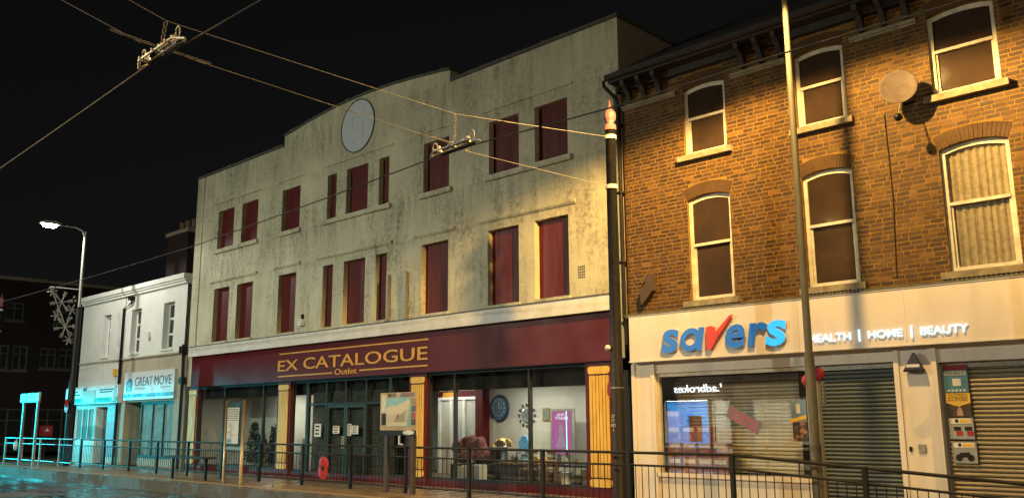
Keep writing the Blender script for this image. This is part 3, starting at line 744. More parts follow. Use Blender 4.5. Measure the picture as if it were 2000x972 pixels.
# ================================================================== WHITE TERRACE
def white_house(root, x0, x1, wins, lower_mat, z_split, open_holes):
    hs = [(a, b, 4.44, 6.28) for a, b in wins]
    holed(x0, x1, z_split, 6.9, 0, .32, hs).box(x0 + .01, x1 - .01, .34, 8, 2.9, 6.9).build('wall', 'white_render', root)
    holed(x0, x1, PV, z_split, .015, .5, open_holes).build('ground_floor_wall', lower_mat, root)
    c_ = MB(); c_.box(x0 - .02, x1 + .02, -.10, .3, 6.9, 7.0); c_.box(x0 - .04, x1 + .04, -.16, .3, 7.0, 7.08); c_.box(x0 - .06, x1 + .06, -.22, .3, 7.08, 7.27)
    c_.build('cornice', 'white_render', root)
    B(x0, x1, -.04, -.001, 4.19, 4.26).build('string_band', 'beige_render', root)
    MB().prism([(.3, 7.0), (4, 8.2), (8, 7.0)], x0, x1, 'X').build('roof', 'slate', root)
    for a, b in wins:
        f_ = MB(); y = .24
        f_.box(a, a + .07, y, y + .07, 4.44, 6.28); f_.box(b - .07, b, y, y + .07, 4.44, 6.28)
        for z in (4.44, 5.0, 5.62, 6.20): f_.box(a + .07, b - .07, y - .002, y + .07, z, z + .08)
        wi = f_.build('window', 'white', root)
        for z in (4.52, 5.08, 5.70): B(a + .07, b - .07, y + .03, y + .036, z, z + .50).build('pane', 'pane_dark', wi)
        B(a - .04, b + .04, -.05, .24, 4.36, 4.438).build('sill', 'white_render', wi)
ph = thing('white_house', 'white rendered house with a turquoise lit shop sign at its foot', 'house', (-40.7, 0, PV))
white_house(ph, -43.0, -38.42, [(-40.63, -39.85)], 'white_render', 3.28, [(-42.95, -41.0, .25, 2.27), (-40.72, -39.5, PV, 2.27)])
gm = thing('white_house', 'white rendered house with the estate agent sign and recessed doorway', 'house', (-35.5, 0, PV))
white_house(gm, -38.38, -32.80, [(-37.72, -36.80), (-34.74, -33.80)], 'beige_render', 4.19, [(-37.80, -33.40, PV, 2.42)])
# shop of the first house
sg = MB().prism([(-.22, 2.41), (-.22, 3.13), (-.16, 3.17), (.0, 3.17), (0, 2.41)], -43.75, -38.05, 'X').build('sign_board', M('shop sign white', (.70, .73, .72), (.62, .66, .65), .45), ph)
B(-43.74, -38.06, -.226, -.221, 2.45, 2.66).build('green_stripe', M('green stripe', (.05, .33, .24), rough=.5), sg)
sp = B(-41.75, -40.35, -.24, -.2265, 2.47, 2.99).build('centre_panel', M('sign picture', (.34, .40, .34), (.5, .55, .5), .5, scale=9), sg)
for i, h in enumerate((.12, .07, .15)): B(-41.68 + i * .12, -41.60 + i * .12, -.238, -.227, 3.0, 3.0 + h).build('sign_figure', 'frame_dark', sg)
sl = MB()
for xa, xb, z in ((-42.95, -42.35, 2.93), (-42.95, -42.1, 2.80), (-39.95, -38.45, 2.97), (-39.9, -38.6, 2.87)): sl.box(xa, xb, -.226, -.2205, z, z + .045)
sl.build('sign_lettering', 'frame_dark', sg); B(-38.55, -38.2, -.228, -.2225, 2.5, 2.85).build('corner_mark', 'white', sg)
fr_ = MB(); fr_.box(-42.95, -41.0, .05, .12, 2.2, 2.27); fr_.box(-42.95, -41.0, .05, .12, .78, .86)
for x in (-42.95, -42.33, -41.68, -41.06): fr_.box(x, x + .07, .048, .122, .86, 2.2)
fo = fr_.build('shop_window', 'white', ph)
for x in (-42.88, -42.26, -41.61): B(x, x + .55, .08, .086, .86, 2.2).build('pane', 'glass_cyan', fo)
B(-42.94, -41.01, .09, .115, .8, 2.25).build('window_blind', 'white', ph); B(-42.95, -41.0, .02, .12, .25, .78).build('panel_below', 'white', ph)
do = B(-40.72, -39.5, .35, .42, PV, 2.27).build('door', M('grey door', (.26, .27, .25), rough=.5), ph); B(-39.62, -39.58, .30, .35, .85, 1.0).build('handle', 'galv', do)
B(-39.42, -38.48, -.03, -.002, .2, 2.32).build('poster_panel', M('window posters', (.16, .22, .30), (.40, .30, .36), .5, scale=6, lo=.45, hi=.55), ph)
alb = B(-39.0, -38.72, -.10, -.002, 3.55, 3.85).build('alarm_box', M('yellow alarm', (.75, .45, .06), rough=.4), ph)
# estate agent
bd = B(-37.76, -33.26, -.09, .0, 2.50, 3.62).build('sign_board', M('agent sign', (.68, .68, .70), (.62, .62, .65), .4), gm)
B(-37.74, -33.28, -.095, -.0905, 2.60, 2.74).build('purple_stripe', M('purple stripe', (.12, .08, .24), rough=.4), bd)
text(bd, 'GREAT', -36.72, -35.12, 3.05, 3.41, -.0905, M('dark purple', (.05, .025, .07), rough=.4), -.004, .008, per=True)
text(bd, 'MOVE', -34.95, -33.48, 3.05, 3.41, -.0905, M('dark purple text', (.05, .025, .07), rough=.4), -.004, .008, per=True)
gl_ = M('grey line', (.35, .4, .4), rough=.5); B(-36.75, -35.68, -.095, -.0905, 2.93, 2.97).build('sign_strapline', gl_, bd); B(-34.4, -33.5, -.095, -.0905, 2.93, 2.97).build('sign_strapline', gl_, bd)
hs_ = MB().prism([(-37.55, 2.86), (-36.98, 2.86), (-36.98, 3.22), (-37.10, 3.36), (-37.27, 3.38), (-37.55, 3.20)], -.099, -.0905).build('house_emblem', M('emblem purple', (.13, .04, .22), rough=.4), bd)
MB().prism([(-37.45, 2.87), (-37.1, 2.87), (-37.12, 3.12), (-37.27, 3.27), (-37.43, 3.12)], -.103, -.0995).build('emblem_inner', M('emblem teal', (.3, .62, .6), rough=.4), bd)
f_ = MB(); f_.box(-36.42, -33.402, .10, .20, 2.3, 2.42); f_.box(-36.42, -36.34, .10, .20, .32, 2.3); f_.box(-33.48, -33.402, .10, .20, .32, 2.3); f_.box(-36.42, -33.402, .06, .22, .22, .32)
fo = f_.build('shop_window', 'frame_teal', gm)
for x in (-35.38, -34.42): B(x, x + .05, .10, .20, .32, 2.3).build('mullion', 'frame_teal', fo)
for a, b in ((-36.34, -35.38), (-35.33, -34.42), (-34.37, -33.48)): B(a, b, .14, .146, .32, 2.3).build('pane', 'glass_cyan', fo)
B(-36.42, -33.402, .08, .22, PV, .22).build('stall_riser', 'beige_render', gm); B(-36.40, -33.405, .152, .18, .3, 2.32).build('window_blind', 'white', gm)
B(-36.44, -36.421, .12, 2.0, PV, 2.415).build('lobby_wall', 'beige_render', gm); B(-37.8, -36.44, 1.9, 2.0, PV, 2.42).build('door', 'dark_wood', gm)
B(-37.82, -37.78, .5, 2.0, PV, 2.42).build('lobby_wall', 'beige_render', gm); B(-37.9, -33.3, .42, 2.0, 2.42, 2.46).build('lobby_ceiling', 'white', gm)
pp = MB(); pp.box(-32.80, -32.42, -.05, .2, PV, 4.15); pp.build('end_pier', 'beige_render', gm)
# downpipes of the terrace
d_ = MB(); d_.box(-37.78, -37.50, -.2, -.02, 6.68, 6.84); d_.tube([(-37.64, -.1, 6.68), (-37.64, -.1, 6.56), (-38.40, -.07, 6.38), (-38.40, -.07, PV)], .05, 8); d_.build('downpipe', 'black', gm)
d_ = MB(); d_.tube([(-32.55, -.14, 4.5), (-32.55, -.14, 4.2), (-32.50, -.14, 3.4), (-32.5, -.14, PV)], .06, 8); d_.box(-32.68, -32.4, -.26, -.06, 4.15, 4.42); d_.box(-32.6, -32.38, -.24, -.05, 3.0, 3.25)
d_.build('downpipe', 'black', gm)
MB().prism([(-35.95, 4.98), (-35.82, 4.86), (-35.74, 5.02), (-35.80, 5.2), (-35.93, 5.2)], -.08, -.002).build('alarm_box', 'steelwhite', gm)
ch = B(-38.3, -36.35, 1.6, 2.5, 6.95, 9.72).build('chimney', 'dark_brick', gm); B(-38.38, -36.27, 1.52, 2.58, 9.72, 9.88).build('chimney_cap', 'stone', ch)
for x in (-37.85, -37.3, -36.75): MB().lathe([(.14, 0), (.12, .4), (.15, .43), (.15, .5)], (x, 2.05, 9.88), 10).build('chimney_pot', M('clay pot', (.2, .13, .09), rough=.8), ch, True)

# dark brick building across the side street
dk = thing('dark_brick_building', 'dark unlit red brick building beyond the white terrace', 'building', (-64, 4, PV))
hs = [(1.7, 2.75, 7.8, 8.95), (4.5, 5.5, 7.8, 8.95), (1.2, 2.12, 4.8, 6.3), (2.34, 3.2, 4.8, 6.3), (3.9, 4.85, 4.95, 6.25), (5.0, 5.95, 4.95, 6.25), (-.6, .4, 4.8, 6.3), (1.4, 3.4, .4, 2.5), (3.8, 5.6, .4, 2.5)]
wl_ = holed(-6, 14, PV, 10.3, 0, .18, hs); wl_.v = [(-60 - y, x, z) for x, y, z in wl_.v]
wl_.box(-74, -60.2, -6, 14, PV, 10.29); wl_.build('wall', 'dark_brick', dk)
B(-60.3, -59.85, -6.1, 14.1, 10.3, 10.5).build('cornice', 'stone', dk)
for a, b, c, d in hs:
    f_ = MB(); f_.box(-60.14, -60.08, a, a + .09, c, d); f_.box(-60.14, -60.08, b - .09, b, c, d); f_.box(-60.14, -60.08, a + .09, b - .09, c, c + .09); f_.box(-60.14, -60.08, a + .09, b - .09, d - .09, d)
    f_.box(-60.138, -60.075, (a + b) / 2 - .04, (a + b) / 2 + .04, c + .09, d - .09); f_.box(-60.137, -60.07, a + .09, b - .09, c + (d - c) * .65, c + (d - c) * .65 + .06)
    wi = f_.build('window', 'lead', dk); B(-60.12, -60.114, a + .09, b - .09, c + .09, d - .09).build('pane', 'pane_dark', wi)
    B(-60.1, -59.92, a - .08, b + .08, c - .12, c - .003).build('sill', 'lead', wi)

# ================================================================== SHOP WINDOW CONTENTS
FLR = .055
def tube_light(x, y, z, ln, power, label):
    t = thing('strip_light', label, 'light', (x, y, z))
    B(x - ln / 2, x + ln / 2, y - .06, y + .06, z, z + .05).build('housing', 'white', t)
    MB().tube([(x - ln / 2 + .03, y, z - .02), (x + ln / 2 - .03, y, z - .02)], .018).build('lamp_tube', m_emit('tube glow', (1, .95, .82), 6), t)
    light('strip_lamp', 'AREA', (x, y, z - .05), power, (1, .94, .80), t, shape='RECTANGLE', size=ln, size_y=.12)
tube_light(-19.6, 1.5, 2.62, 1.4, 34, 'bright ceiling strip light above the panelled partition')
tube_light(-16.4, 1.2, 2.62, 1.4, 62, 'ceiling strip light above the blue wall clock')
tube_light(-14.0, 1.2, 2.62, 1.2, 50, 'ceiling strip light by the last maroon column')
tube_light(-28.2, 1.3, 2.62, 1.2, 60, 'ceiling strip light over the small christmas trees')
tube_light(-25.6, 1.3, 2.62, .6, 20, 'short strip light above the white chair')

ck = thing('wall_clock', 'round dark blue clock on the grey display wall', 'clock', (-18.05, 2.25, 1.92))
MB().lathe([(.34, 0), (.38, -.03), (.36, -.06), (.30, -.05)], (-18.05, 2.29, 1.92), 28, 'Y').build('rim', M('blue rim', (.02, .05, .12), rough=.3), ck, True)
MB().lathe([(.29, 0), (.29, -.02)], (-18.05, 2.25, 1.92), 28, 'Y').build('face', M('clock face', (.05, .10, .17), (.10, .16, .22), .4, scale=9), ck)
ha = MB()
for k in range(12): t = R(30 * k); ha.box(-18.05 + math.sin(t) * .23 - .012, -18.05 + math.sin(t) * .23 + .012, 2.215, 2.228, 1.92 + math.cos(t) * .23 - .02, 1.92 + math.cos(t) * .23 + .02)
ha.box(-18.058, -18.042, 2.214, 2.228, 1.92, 2.08); ha.box(-18.05, -17.94, 2.214, 2.228, 1.912, 1.928); ha.build('hands_and_marks', 'insul', ck)
mr = thing('ornate_mirror', 'pale ornate round mirror with petal frame on the display wall', 'mirror', (-17.02, 2.25, 1.70))
pe = MB()
for k in range(12):
    t = R(30 * k); pe.lathe([(.035, 0), (.05, -.012), (.035, -.024)], (-17.02 + math.cos(t) * .29, 2.29, 1.70 + math.sin(t) * .29), 8, 'Y')
pe.build('petal_frame', M('grey metal petals', (.30, .32, .31), rough=.4, metal=.5), mr, True)
MB().lathe([(.20, 0), (.20, -.02), (.17, -.03)], (-17.02, 2.29, 1.70), 24, 'Y').build('glass_disc', M('mirror glass', (.45, .52, .54), rough=.15, metal=.6), mr)

def table(name, label, x0, x1, y0, y1, h, mat, cat='table', t=.05):
    r_ = thing(name, label, cat, ((x0 + x1) / 2, (y0 + y1) / 2, FLR))
    B(x0, x1, y0, y1, FLR + h - t, FLR + h).build('table_top', mat, r_)
    for x in (x0 + .03, x1 - .09):
        for y in (y0 + .03, y1 - .09): B(x, x + .06, y, y + .06, FLR, FLR + h - t).build('leg', mat, r_)
    return r_
sbd = thing('sideboard', 'low black sideboard under the stained glass lamps', 'sideboard', (-16.4, 1.2, FLR))
B(-16.95, -15.80, .95, 1.4, FLR, .46).build('cabinet', 'dark_wood', sbd); B(-17.0, -15.75, .92, 1.43, .46, .50).build('top', 'wood', sbd)
for a, b in ((-16.92, -16.56), (-16.54, -16.2), (-16.18, -15.83)): B(a, b, .935, .95, .12, .42).build('cupboard_door', 'dark_wood', sbd)
def tif(name, label, x, y, z, hb, r_, shade, base, sh=.2):
    t = thing(name, label, 'lamp', (x, y, z))
    MB().lathe([(.09, 0), (.09, .02), (.03, .05), (.045, hb * .5), (.02, hb)], (x, y, z), 14).build('base', base, t, True)
    MB().lathe([(r_, hb * .95), (r_ * .98, hb + sh * .3), (r_ * .75, hb + sh * .75), (r_ * .25, hb + sh)], (x, y, z), 18).build('lamp_shade', shade, t, True)
tif('table_lamp', 'stained glass table lamp with a dark amber shade', -16.84, 1.15, .5, .42, .26, M('amber shade', (.04, .025, .01), (.75, .5, .08), .25, scale=5, lo=.52, hi=.56), M('blue base', (.10, .25, .5), rough=.2))
bl = thing('table_lamp', 'arched blue glass table lamp on the black sideboard', 'lamp', (-16.05, 1.15, .5))
MB().prism([(-16.2, .78), (-15.9, .78), (-15.88, 1.02), (-15.95, 1.14), (-16.05, 1.18), (-16.15, 1.14), (-16.22, 1.02)], 1.1, 1.16).build('glass_panel', M('blue glass panel', (.16, .45, .7), (.03, .12, .3), .2, scale=9, lo=.5, hi=.56, emit=(.1, .4, .8), estr=.25), bl)
MB().lathe([(.2, .72), (.14, .79), (.03, .80)], (-16.05, 1.13, 0), 14).build('base', 'dark_wood', bl, True); MB().lathe([(.10, .5), (.13, .6), (.07, .72)], (-16.05, 1.13, 0), 12).build('blue_vase', M('blue vase', (.2, .42, .62), rough=.2), bl, True)
MB().ball((-16.42, 1.15, .60), .1, 1, 1, 1).build('dark_vase', 'dark_wood', None, True)
tag(bpy.data.objects['dark_vase'], 'squat dark vase between the two stained glass lamps', 'vase')
tb1 = table('dining_table', 'dark table along the right part of the shop window', -15.65, -13.3, .75, 1.5, .45, 'dark_wood')
tag(B(-15.66, -15.25, .85, 1.1, .505, .64).build('yellow_box', 'yellow'), 'yellow box lying on the dark table', 'box')
tag(B(-15.1, -14.75, .9, 1.2, .505, .58).build('red_box', M('red box', (.3, .03, .03))), 'flat red box beside the yellow box', 'box')
def chair(label, x, y, mat, h=.42, w=.4, back=.42, rot=0):
    t = thing('chair', label, 'chair', (x, y, FLR))
    B(x - w / 2, x + w / 2, y - w / 2, y + w / 2, FLR + h - .04, FLR + h).build('seat', mat, t)
    for sx in (-1, 1):
        for sy in (-1, 1): B(x + sx * (w / 2 - .02) - .02, x + sx * (w / 2 - .02) + .02, y + sy * (w / 2 - .02) - .02, y + sy * (w / 2 - .02) + .02, FLR, FLR + h - .04 if sy < 0 else FLR + h + back).build('leg', mat, t)
    for k in range(3): B(x - w / 2 + .04, x + w / 2 - .04, y + w / 2 - .03, y + w / 2 - .01, FLR + h + .08 + k * .13, FLR + h + .14 + k * .13).build('back_slat', mat, t)
chair('wooden chair with pale legs under the dark table by the mullion', -15.35, .55, 'wood', .36, .36, .1)
chair('wooden chair under the dark table nearer the last column', -14.75, .55, 'wood', .36, .36, .1)
bk = thing('bucket', 'white bucket on the floor by the last maroon column', 'bucket', (-14.2, .6, FLR))
MB().lathe([(.11, 0), (.14, .30), (.15, .30)], (-14.2, .6, FLR), 14).build('pail', 'steelwhite', bk, True); MB().tube([(-14.34, .6, .34), (-14.2, .6, .40), (-14.06, .6, .34)], .008).build('handle', 'galv', bk)
gs = thing('led_strip', 'green glowing light strip standing in the window', 'light', (-15.1, 1.7, .5))
MB().tube([(-15.1, 1.7, .82), (-15.1, 1.7, 1.79)], .012).build('glow_tube', m_emit('green glow', (.25, 1, .65), 2.5), gs); B(-15.13, -15.07, 1.68, 1.72, .505, .82).build('stand', 'dark_wood', gs)
bl_ = thing('display_cabinet', 'black cabinet with a blue glowing strip beside the last column', 'cabinet', (-13.6, 1.3, .505))
B(-13.95, -13.25, 1.1, 1.45, .505, .98).build('case', 'dark_wood', bl_); B(-13.93, -13.27, 1.09, 1.099, .93, .95).build('blue_strip', m_emit('blue glow', (.15, .3, 1), 3), bl_); B(-13.93, -13.27, 1.09, 1.099, .70, .725).build('blue_strip', m_emit('blue glow low', (.15, .25, 1), 2), bl_)
def shelf(label, x0, x1, y0, y1, zs, mat):
    t = thing('shelf_unit', label, 'shelf', ((x0 + x1) / 2, (y0 + y1) / 2, FLR))
    for x in (x0, x1 - .03): B(x, x + .03, y0, y1, FLR, zs[-1] + .3).build('side_panel', mat, t)
    for z in zs: B(x0 + .03, x1 - .03, y0, y1, z, z + .025).build('shelf_board', mat, t)
shelf('open wooden shelf unit against the grey wall beside the last column', -13.6, -12.75, 1.9, 2.25, (.35, .75, 1.15), 'wood')
vc = [('blue', (.06, .13, .3)), ('white', (.6, .58, .52)), ('red', (.35, .03, .03)), ('brown', (.2, .1, .05)), ('green', (.05, .16, .08)), ('grey', (.25, .25, .25))]
for k, (z, x) in enumerate(((.375, -13.4), (.375, -13.1), (.775, -13.42), (.775, -13.15), (1.175, -13.38), (1.175, -13.05))):
    n_, c_ = vc[k]; r_ = random.uniform(.05, .085); h_ = random.uniform(.14, .26)
    tag(MB().lathe([(r_ * .6, 0), (r_, h_ * .35), (r_ * .8, h_ * .7), (r_ * .4, h_ * .85), (r_ * .55, h_)], (x, 2.05, z), 12).build('vase', M('vase ' + n_, c_, rough=.25), None, True), n_ + ' vase on the wooden shelf unit by the last column', 'vase')
for k, (x, z, w_, h_, c_, d_) in enumerate(((-16.3, 1.72, .26, .34, (.10, .13, .09), 'dark landscape'), (-16.0, 1.30, .22, .17, (.3, .2, .1), 'small brown'), (-14.3, 1.75, .4, .28, (.12, .16, .22), 'wide blue'), (-14.15, 1.32, .24, .3, (.28, .24, .18), 'upright beige'))):
    t = thing('picture_frame', d_ + ' picture in a frame on the shop display wall', 'picture', (x, 2.29, z - h_ / 2))
    B(x - w_ / 2, x + w_ / 2, 2.27, 2.299, z - h_ / 2, z + h_ / 2).build('frame', 'wood', t); B(x - w_ / 2 + .03, x + w_ / 2 - .03, 2.264, 2.2695, z - h_ / 2 + .03, z + h_ / 2 - .03).build('canvas', M('canvas ' + d_, c_, tuple(v * 2 for v in c_), .7, scale=9), t)
for k in range(7):
    x = (-18.2, -17.3, -16.6, -15.5, -14.9, -14.4, -13.9)[k]; z = (.62, .5, .53, .66, .52, .54, .53)[k]; y = (.75, .5, .9, .84, .8, .74, .78)[k]
    tag(MB().prism([(x - .06, z), (x + .06, z), (x + .06, z + .09), (x - .06, z + .09)], y - .004, y).build('price_card', 'steelwhite'), ('white price card ' + ('on the cushioned sofa', 'in front of the pale boxes', 'on the black sideboard', 'on the yellow box', 'beside the flat red box', 'by the white jug', 'by the blue glowing cabinet')[k]), 'card', 'price cards in the window')
for k, (x, y, w_, h_, c_, d_) in enumerate(((-15.5, 1.15, .3, .22, (.18, .12, .07), 'brown'), (-14.9, 1.2, .36, .26, (.35, .33, .28), 'pale'), (-14.3, 1.15, .28, .2, (.10, .12, .16), 'dark blue'), (-13.75, .8, .3, .36, (.28, .2, .12), 'tall tan'))):
    tag(B(x - w_ / 2, x + w_ / 2, y, y + .3, FLR, FLR + h_).build('storage_box', M('storage ' + d_, c_, rough=.7)), d_ + ' storage box on the floor under the dark table', 'box')
for k, (x, h_, c_, d_) in enumerate(((-14.55, .2, (.5, .48, .42), 'white jug'), (-14.2, .14, (.3, .05, .05), 'red bowl'), (-14.75, .26, (.06, .08, .07), 'dark bottle'))):
    tag(MB().lathe([(.05, 0), (.075, h_ * .4), (.05, h_ * .75), (.03, h_ * .9), (.045, h_)], (x, 1.0, .506), 12).build('ornament', M('ornament ' + d_, c_, rough=.25), None, True), d_ + ' standing on the dark table in the window', 'ornament')
# sofa piled with cushions in the right hand window
so = thing('sofa', 'dark armchair piled with patterned maroon cushions inside the window', 'sofa', (-17.9, 1.2, FLR))
B(-18.5, -17.2, .8, 1.6, FLR, .42).build('seat', 'dark_wood', so); B(-18.5, -17.2, 1.45, 1.7, .42, .85).build('backrest', 'dark_wood', so)
flo = M('patterned cushion', (.075, .025, .025), (.30, .09, .08), .8, scale=13, lo=.5, hi=.6)
for i, (x, y, z, sx, sz) in enumerate(((-18.35, 1.0, .85, .30, .24), (-18.0, 1.05, .95, .34, .26), (-17.6, 1.0, .92, .30, .24), (-17.85, .9, .68, .4, .16), (-17.4, .95, .72, .26, .2), (-18.25, .95, .60, .3, .16))):
    cb_ = MB().ball((0, 0, 0), 1, sx * .85, .13, sz * .85, 20, 14, .015, .55); ca_ = R((-14, 8, 20, -6, 16, -10)[i]); cb_.v = [(x + a * math.cos(ca_) - c * math.sin(ca_), y + b, z + a * math.sin(ca_) + c * math.cos(ca_)) for a, b, c in cb_.v]; cb_.build('cushion', flo, so, True)
wb = M('worn white box', (.52, .49, .42), (.4, .37, .3), .6)
tag(B(-17.92, -17.40, .4, .7, FLR, .22).build('box', wb), 'pale box on the floor, lower of the two beside the sofa', 'box')
tag(B(-17.86, -17.46, .42, .7, .222, .40).build('box', wb), 'pale box stacked on another beside the sofa', 'box')
tag(B(-17.35, -17.03, .45, .75, FLR, .44).build('carton', wb), 'tall cream carton beside the black sideboard', 'box')
# left hand window
def xmas(label, x, y, h, r_, mat, z=FLR):
    t = thing('christmas_tree', label, 'tree', (x, y, z))
    MB().tube([(x, y, z), (x, y, z + h * .3)], .02, 6).build('trunk', 'wood', t)
    c_ = MB()
    for k in range(700):
        u = random.random(); zz = z + h * (.12 + .88 * u); rr_ = r_ * (1 - u) ** .9 * random.uniform(.35, 1.05) + .01; t_ = random.uniform(0, 6.28)
        px, py = x + rr_ * math.cos(t_), y + rr_ * math.sin(t_); n = len(c_.v); l_ = random.uniform(.06, .13)
        c_.v += [(px, py, zz), (px + math.cos(t_ + .5) * l_, py + math.sin(t_ + .5) * l_, zz - l_ * .6), (px + math.cos(t_ - .5) * l_, py + math.sin(t_ - .5) * l_, zz - l_ * .4)]; c_.f.append((n, n + 1, n + 2))
    c_.build('crown', mat, t)
fir = M('fir green', (.012, .028, .016), (.007, .015, .01), .7); fir2 = M('frosted fir', (.04, .07, .05), (.015, .03, .02), .7)
xmas('slim tall dark christmas tree behind the timetable board', -29.25, 1.1, 1.55, .30, fir)
xmas('bushy dark christmas tree beside the window mullion', -28.55, 1.0, 1.15, .36, fir)
xmas('frosted christmas tree near the second maroon column', -28.1, 1.2, 1.45, .26, fir2)
xmas('low spreading christmas tree at the foot of the second column', -27.5, .9, .85, .34, fir)
rd = thing('radiator', 'white ribbed radiator low in the left window', 'radiator', (-29.8, 1.0, FLR))
for k in range(14): B(-30.6 + k * .12, -30.51 + k * .12, 1.0, 1.08, .10, .58).build('rib', 'steelwhite', rd)
B(-30.62, -28.9, 1.08, 1.1, .08, .6).build('back_panel', 'steelwhite', rd)
wc = thing('high_back_chair', 'white high backed chair by the entrance', 'chair', (-25.3, .55, FLR))
MB().prism([(-25.15, FLR), (-25.07, FLR), (-25.12, 1.0), (-25.20, 1.06), (-25.27, 1.0)], .5, .56).build('side_frame', 'white', wc); B(-25.14, -24.42, .5, .54, .62, .92).build('back_slat', 'white', wc); B(-25.14, -24.42, .3, .8, .42, .48).build('seat', 'white', wc)
for x in (-25.1, -24.48): B(x, x + .05, .3, .35, FLR, .42).build('leg', 'white', wc)
MB().prism([(-24.50, FLR), (-24.42, FLR), (-24.42, 1.0), (-24.48, 1.0)], .5, .56).build('side_frame', 'white', wc)
mo = thing('wall_mask', 'small pale round lamp high beside the red curtain', 'lamp', (-25.3, 1.0, 2.3))
MB().ball((-25.35, .9, 2.3), .12, .8, .5, 1.1).build('globe', M('pale globe', (.75, .68, .5), rough=.5, emit=(1, .85, .55), estr=.5), mo, True); MB().tube([(-25.35, .9, 2.4), (-25.35, .9, 2.7)], .01).build('rod', 'galv', mo)
cu_ = MB()
for k in range(25): x = -25.05 + .7 * k / 24; cu_.v += [(x, 1.5 + .05 * math.sin(k * 1.3), .06), (x, 1.5 + .05 * math.sin(k * 1.3), 2.6)]
cu_.f = [(2 * k, 2 * k + 2, 2 * k + 3, 2 * k + 1) for k in range(24)]
tag(cu_.build('curtain', M('red curtain', (.11, .015, .014), rough=.9), None, True), 'dark red curtain hanging by the entrance', 'curtain')
# notices on the entrance glass
pap = M('paper notice', (.62, .63, .60), (.5, .5, .48), .8, scale=14)
inkm = M('ink', (.03, .03, .03), rough=.7)
def notice(label, x0, x1, z0, z1, y, rows, mat=pap):
    t = thing('paper_notice', label, 'notice', ((x0 + x1) / 2, y, z0)); B(x0, x1, y - .004, y, z0, z1).build('sheet', mat, t)
    k = MB(); h = (z1 - z0) / (rows * 2 + 1)
    for i in range(rows): k.box(x0 + (x1 - x0) * .15, x1 - (x1 - x0) * random.uniform(.12, .3), y - .006, y - .0045, z1 - h * (2 * i + 1.9), z1 - h * (2 * i + 1))
    k.build('print', inkm, t)
notice('tall white printed notice on the entrance side pane', -23.95, -23.60, 1.12, 1.51, .068, 3)
notice('square paper notice on the entrance door with horizontal blinds', -22.95, -22.62, 1.22, 1.44, .053, 4)
notice('paper notice near the meeting edge of the entrance doors', -22.21, -22.02, 1.16, 1.50, .053, 5)
notice('wide paper notice beside another on the entrance door', -22.0, -21.68, 1.21, 1.45, .053, 4)

# Savers window: stacked packs, posters and banner
PC = [M('pack purple', (.16, .06, .16), (.30, .14, .10), .5, scale=7, lo=.45, hi=.6), M('pack orange', (.40, .17, .07), (.18, .08, .2), .5, scale=8, lo=.45, hi=.6), M('pack violet', (.2, .12, .3), (.4, .25, .2), .5, scale=6, lo=.45, hi=.6)]
pk = 0
for row, zb in enumerate((.47, .79, 1.11, 1.43)):
    for c_ in range(4):
        if row > 1 and c_ == 1 and row == 3: continue
        if row == 3 and c_ > 0: continue
        if row == 2 and c_ == 3: continue
        x = -11.02 + c_ * .36; z1 = zb + .312
        t = thing('gift_pack', ('purple', 'orange', 'violet')[pk % 3] + ' gift pack, ' + ('first', 'second', 'third', 'fourth')[c_] + ' from the left in the ' + ('bottom', 'second', 'third', 'top')[row] + ' row of the window stack', 'box', (x + .16, .3, zb), 'gift packs stacked in the window')
        B(x, x + .335, .2, .42, zb, z1).build('carton', PC[pk % 3], t); B(x + .04, x + .295, .196, .2, zb + .2, zb + .28).build('label_band', M('pale label', (.65, .6, .5)) if pk == 0 else bpy.data.materials['pale label'], t)
        B(x + .08, x + .25, .197, .2, zb + .05, zb + .16).build('picture', PC[(pk + 1) % 3], t); pk += 1
def flatsign(name, label, cat, quad, y, mat, th=.006):
    t = thing(name, label, cat, (sum(q[0] for q in quad) / 4, y, min(q[1] for q in quad)))
    MB().prism(quad, y - th, y).build('sheet', mat, t); return t
bn = flatsign('window_banner', 'blue banner with red letters slanting across the shop window', 'banner', [(-9.41, 1.85), (-8.74, 1.49), (-8.83, 1.26), (-9.51, 1.61)], .062, M('banner blue', (.10, .14, .24), (.16, .2, .32), .5, scale=5))
rm = M('banner red', (.65, .06, .04), rough=.5)
u_ = Vector((.67, -.36)).normalized(); v_ = Vector((-.10, -.24))
for body, f0, f1 in (('FRAGRANCE', .10, .45), ('CLEARANCE', .55, .90)):
    g = glyphs(body, .008); av = [p for vs, _ in g for p in vs]; a0, a1 = min(p[0] for p in av), max(p[0] for p in av); b0, b1 = min(p[1] for p in av), max(p[1] for p in av)
    mb = MB()
    for vs, fs_ in g:
        n = len(mb.v)
        for p in vs:
            s_ = .03 + .70 * (p[0] - a0) / (a1 - a0); t_ = f1 + (f0 - f1) * (p[1] - b0) / (b1 - b0)
            q = Vector((-9.41, 1.85)) + u_ * s_ + v_ * t_; mb.v.append((q.x, .0555 - (.003 if p[2] > 0 else 0), q.y))
        mb.f += [tuple(n + i for i in f) for f in fs_]
    mb.build('lettering', rm, bn)
pw = thing('poster_stack', 'blue and yellow poster column inside the right edge of the shop window', 'poster', (-7.95, .06, 1.14))
B(-8.10, -7.80, .055, .062, 1.52, 1.92).build('blue_poster', M('poster blue', (.10, .2, .36), (.2, .3, .45), .5), pw); MB().prism([(-8.13, 1.48), (-7.80, 1.56), (-7.80, 1.63), (-8.13, 1.55)], .048, .054).build('yellow_stripe', M('poster yellow', (.75, .5, .06)), pw)
B(-8.09, -7.80, .056, .063, 1.14, 1.50).build('dark_poster', M('poster dark', (.03, .025, .03), (.35, .16, .1), .5, scale=8, lo=.55, hi=.62), pw); B(-8.0, -7.92, .05, .0545, 1.66, 1.84).build('bottle_print', 'steelwhite', pw)
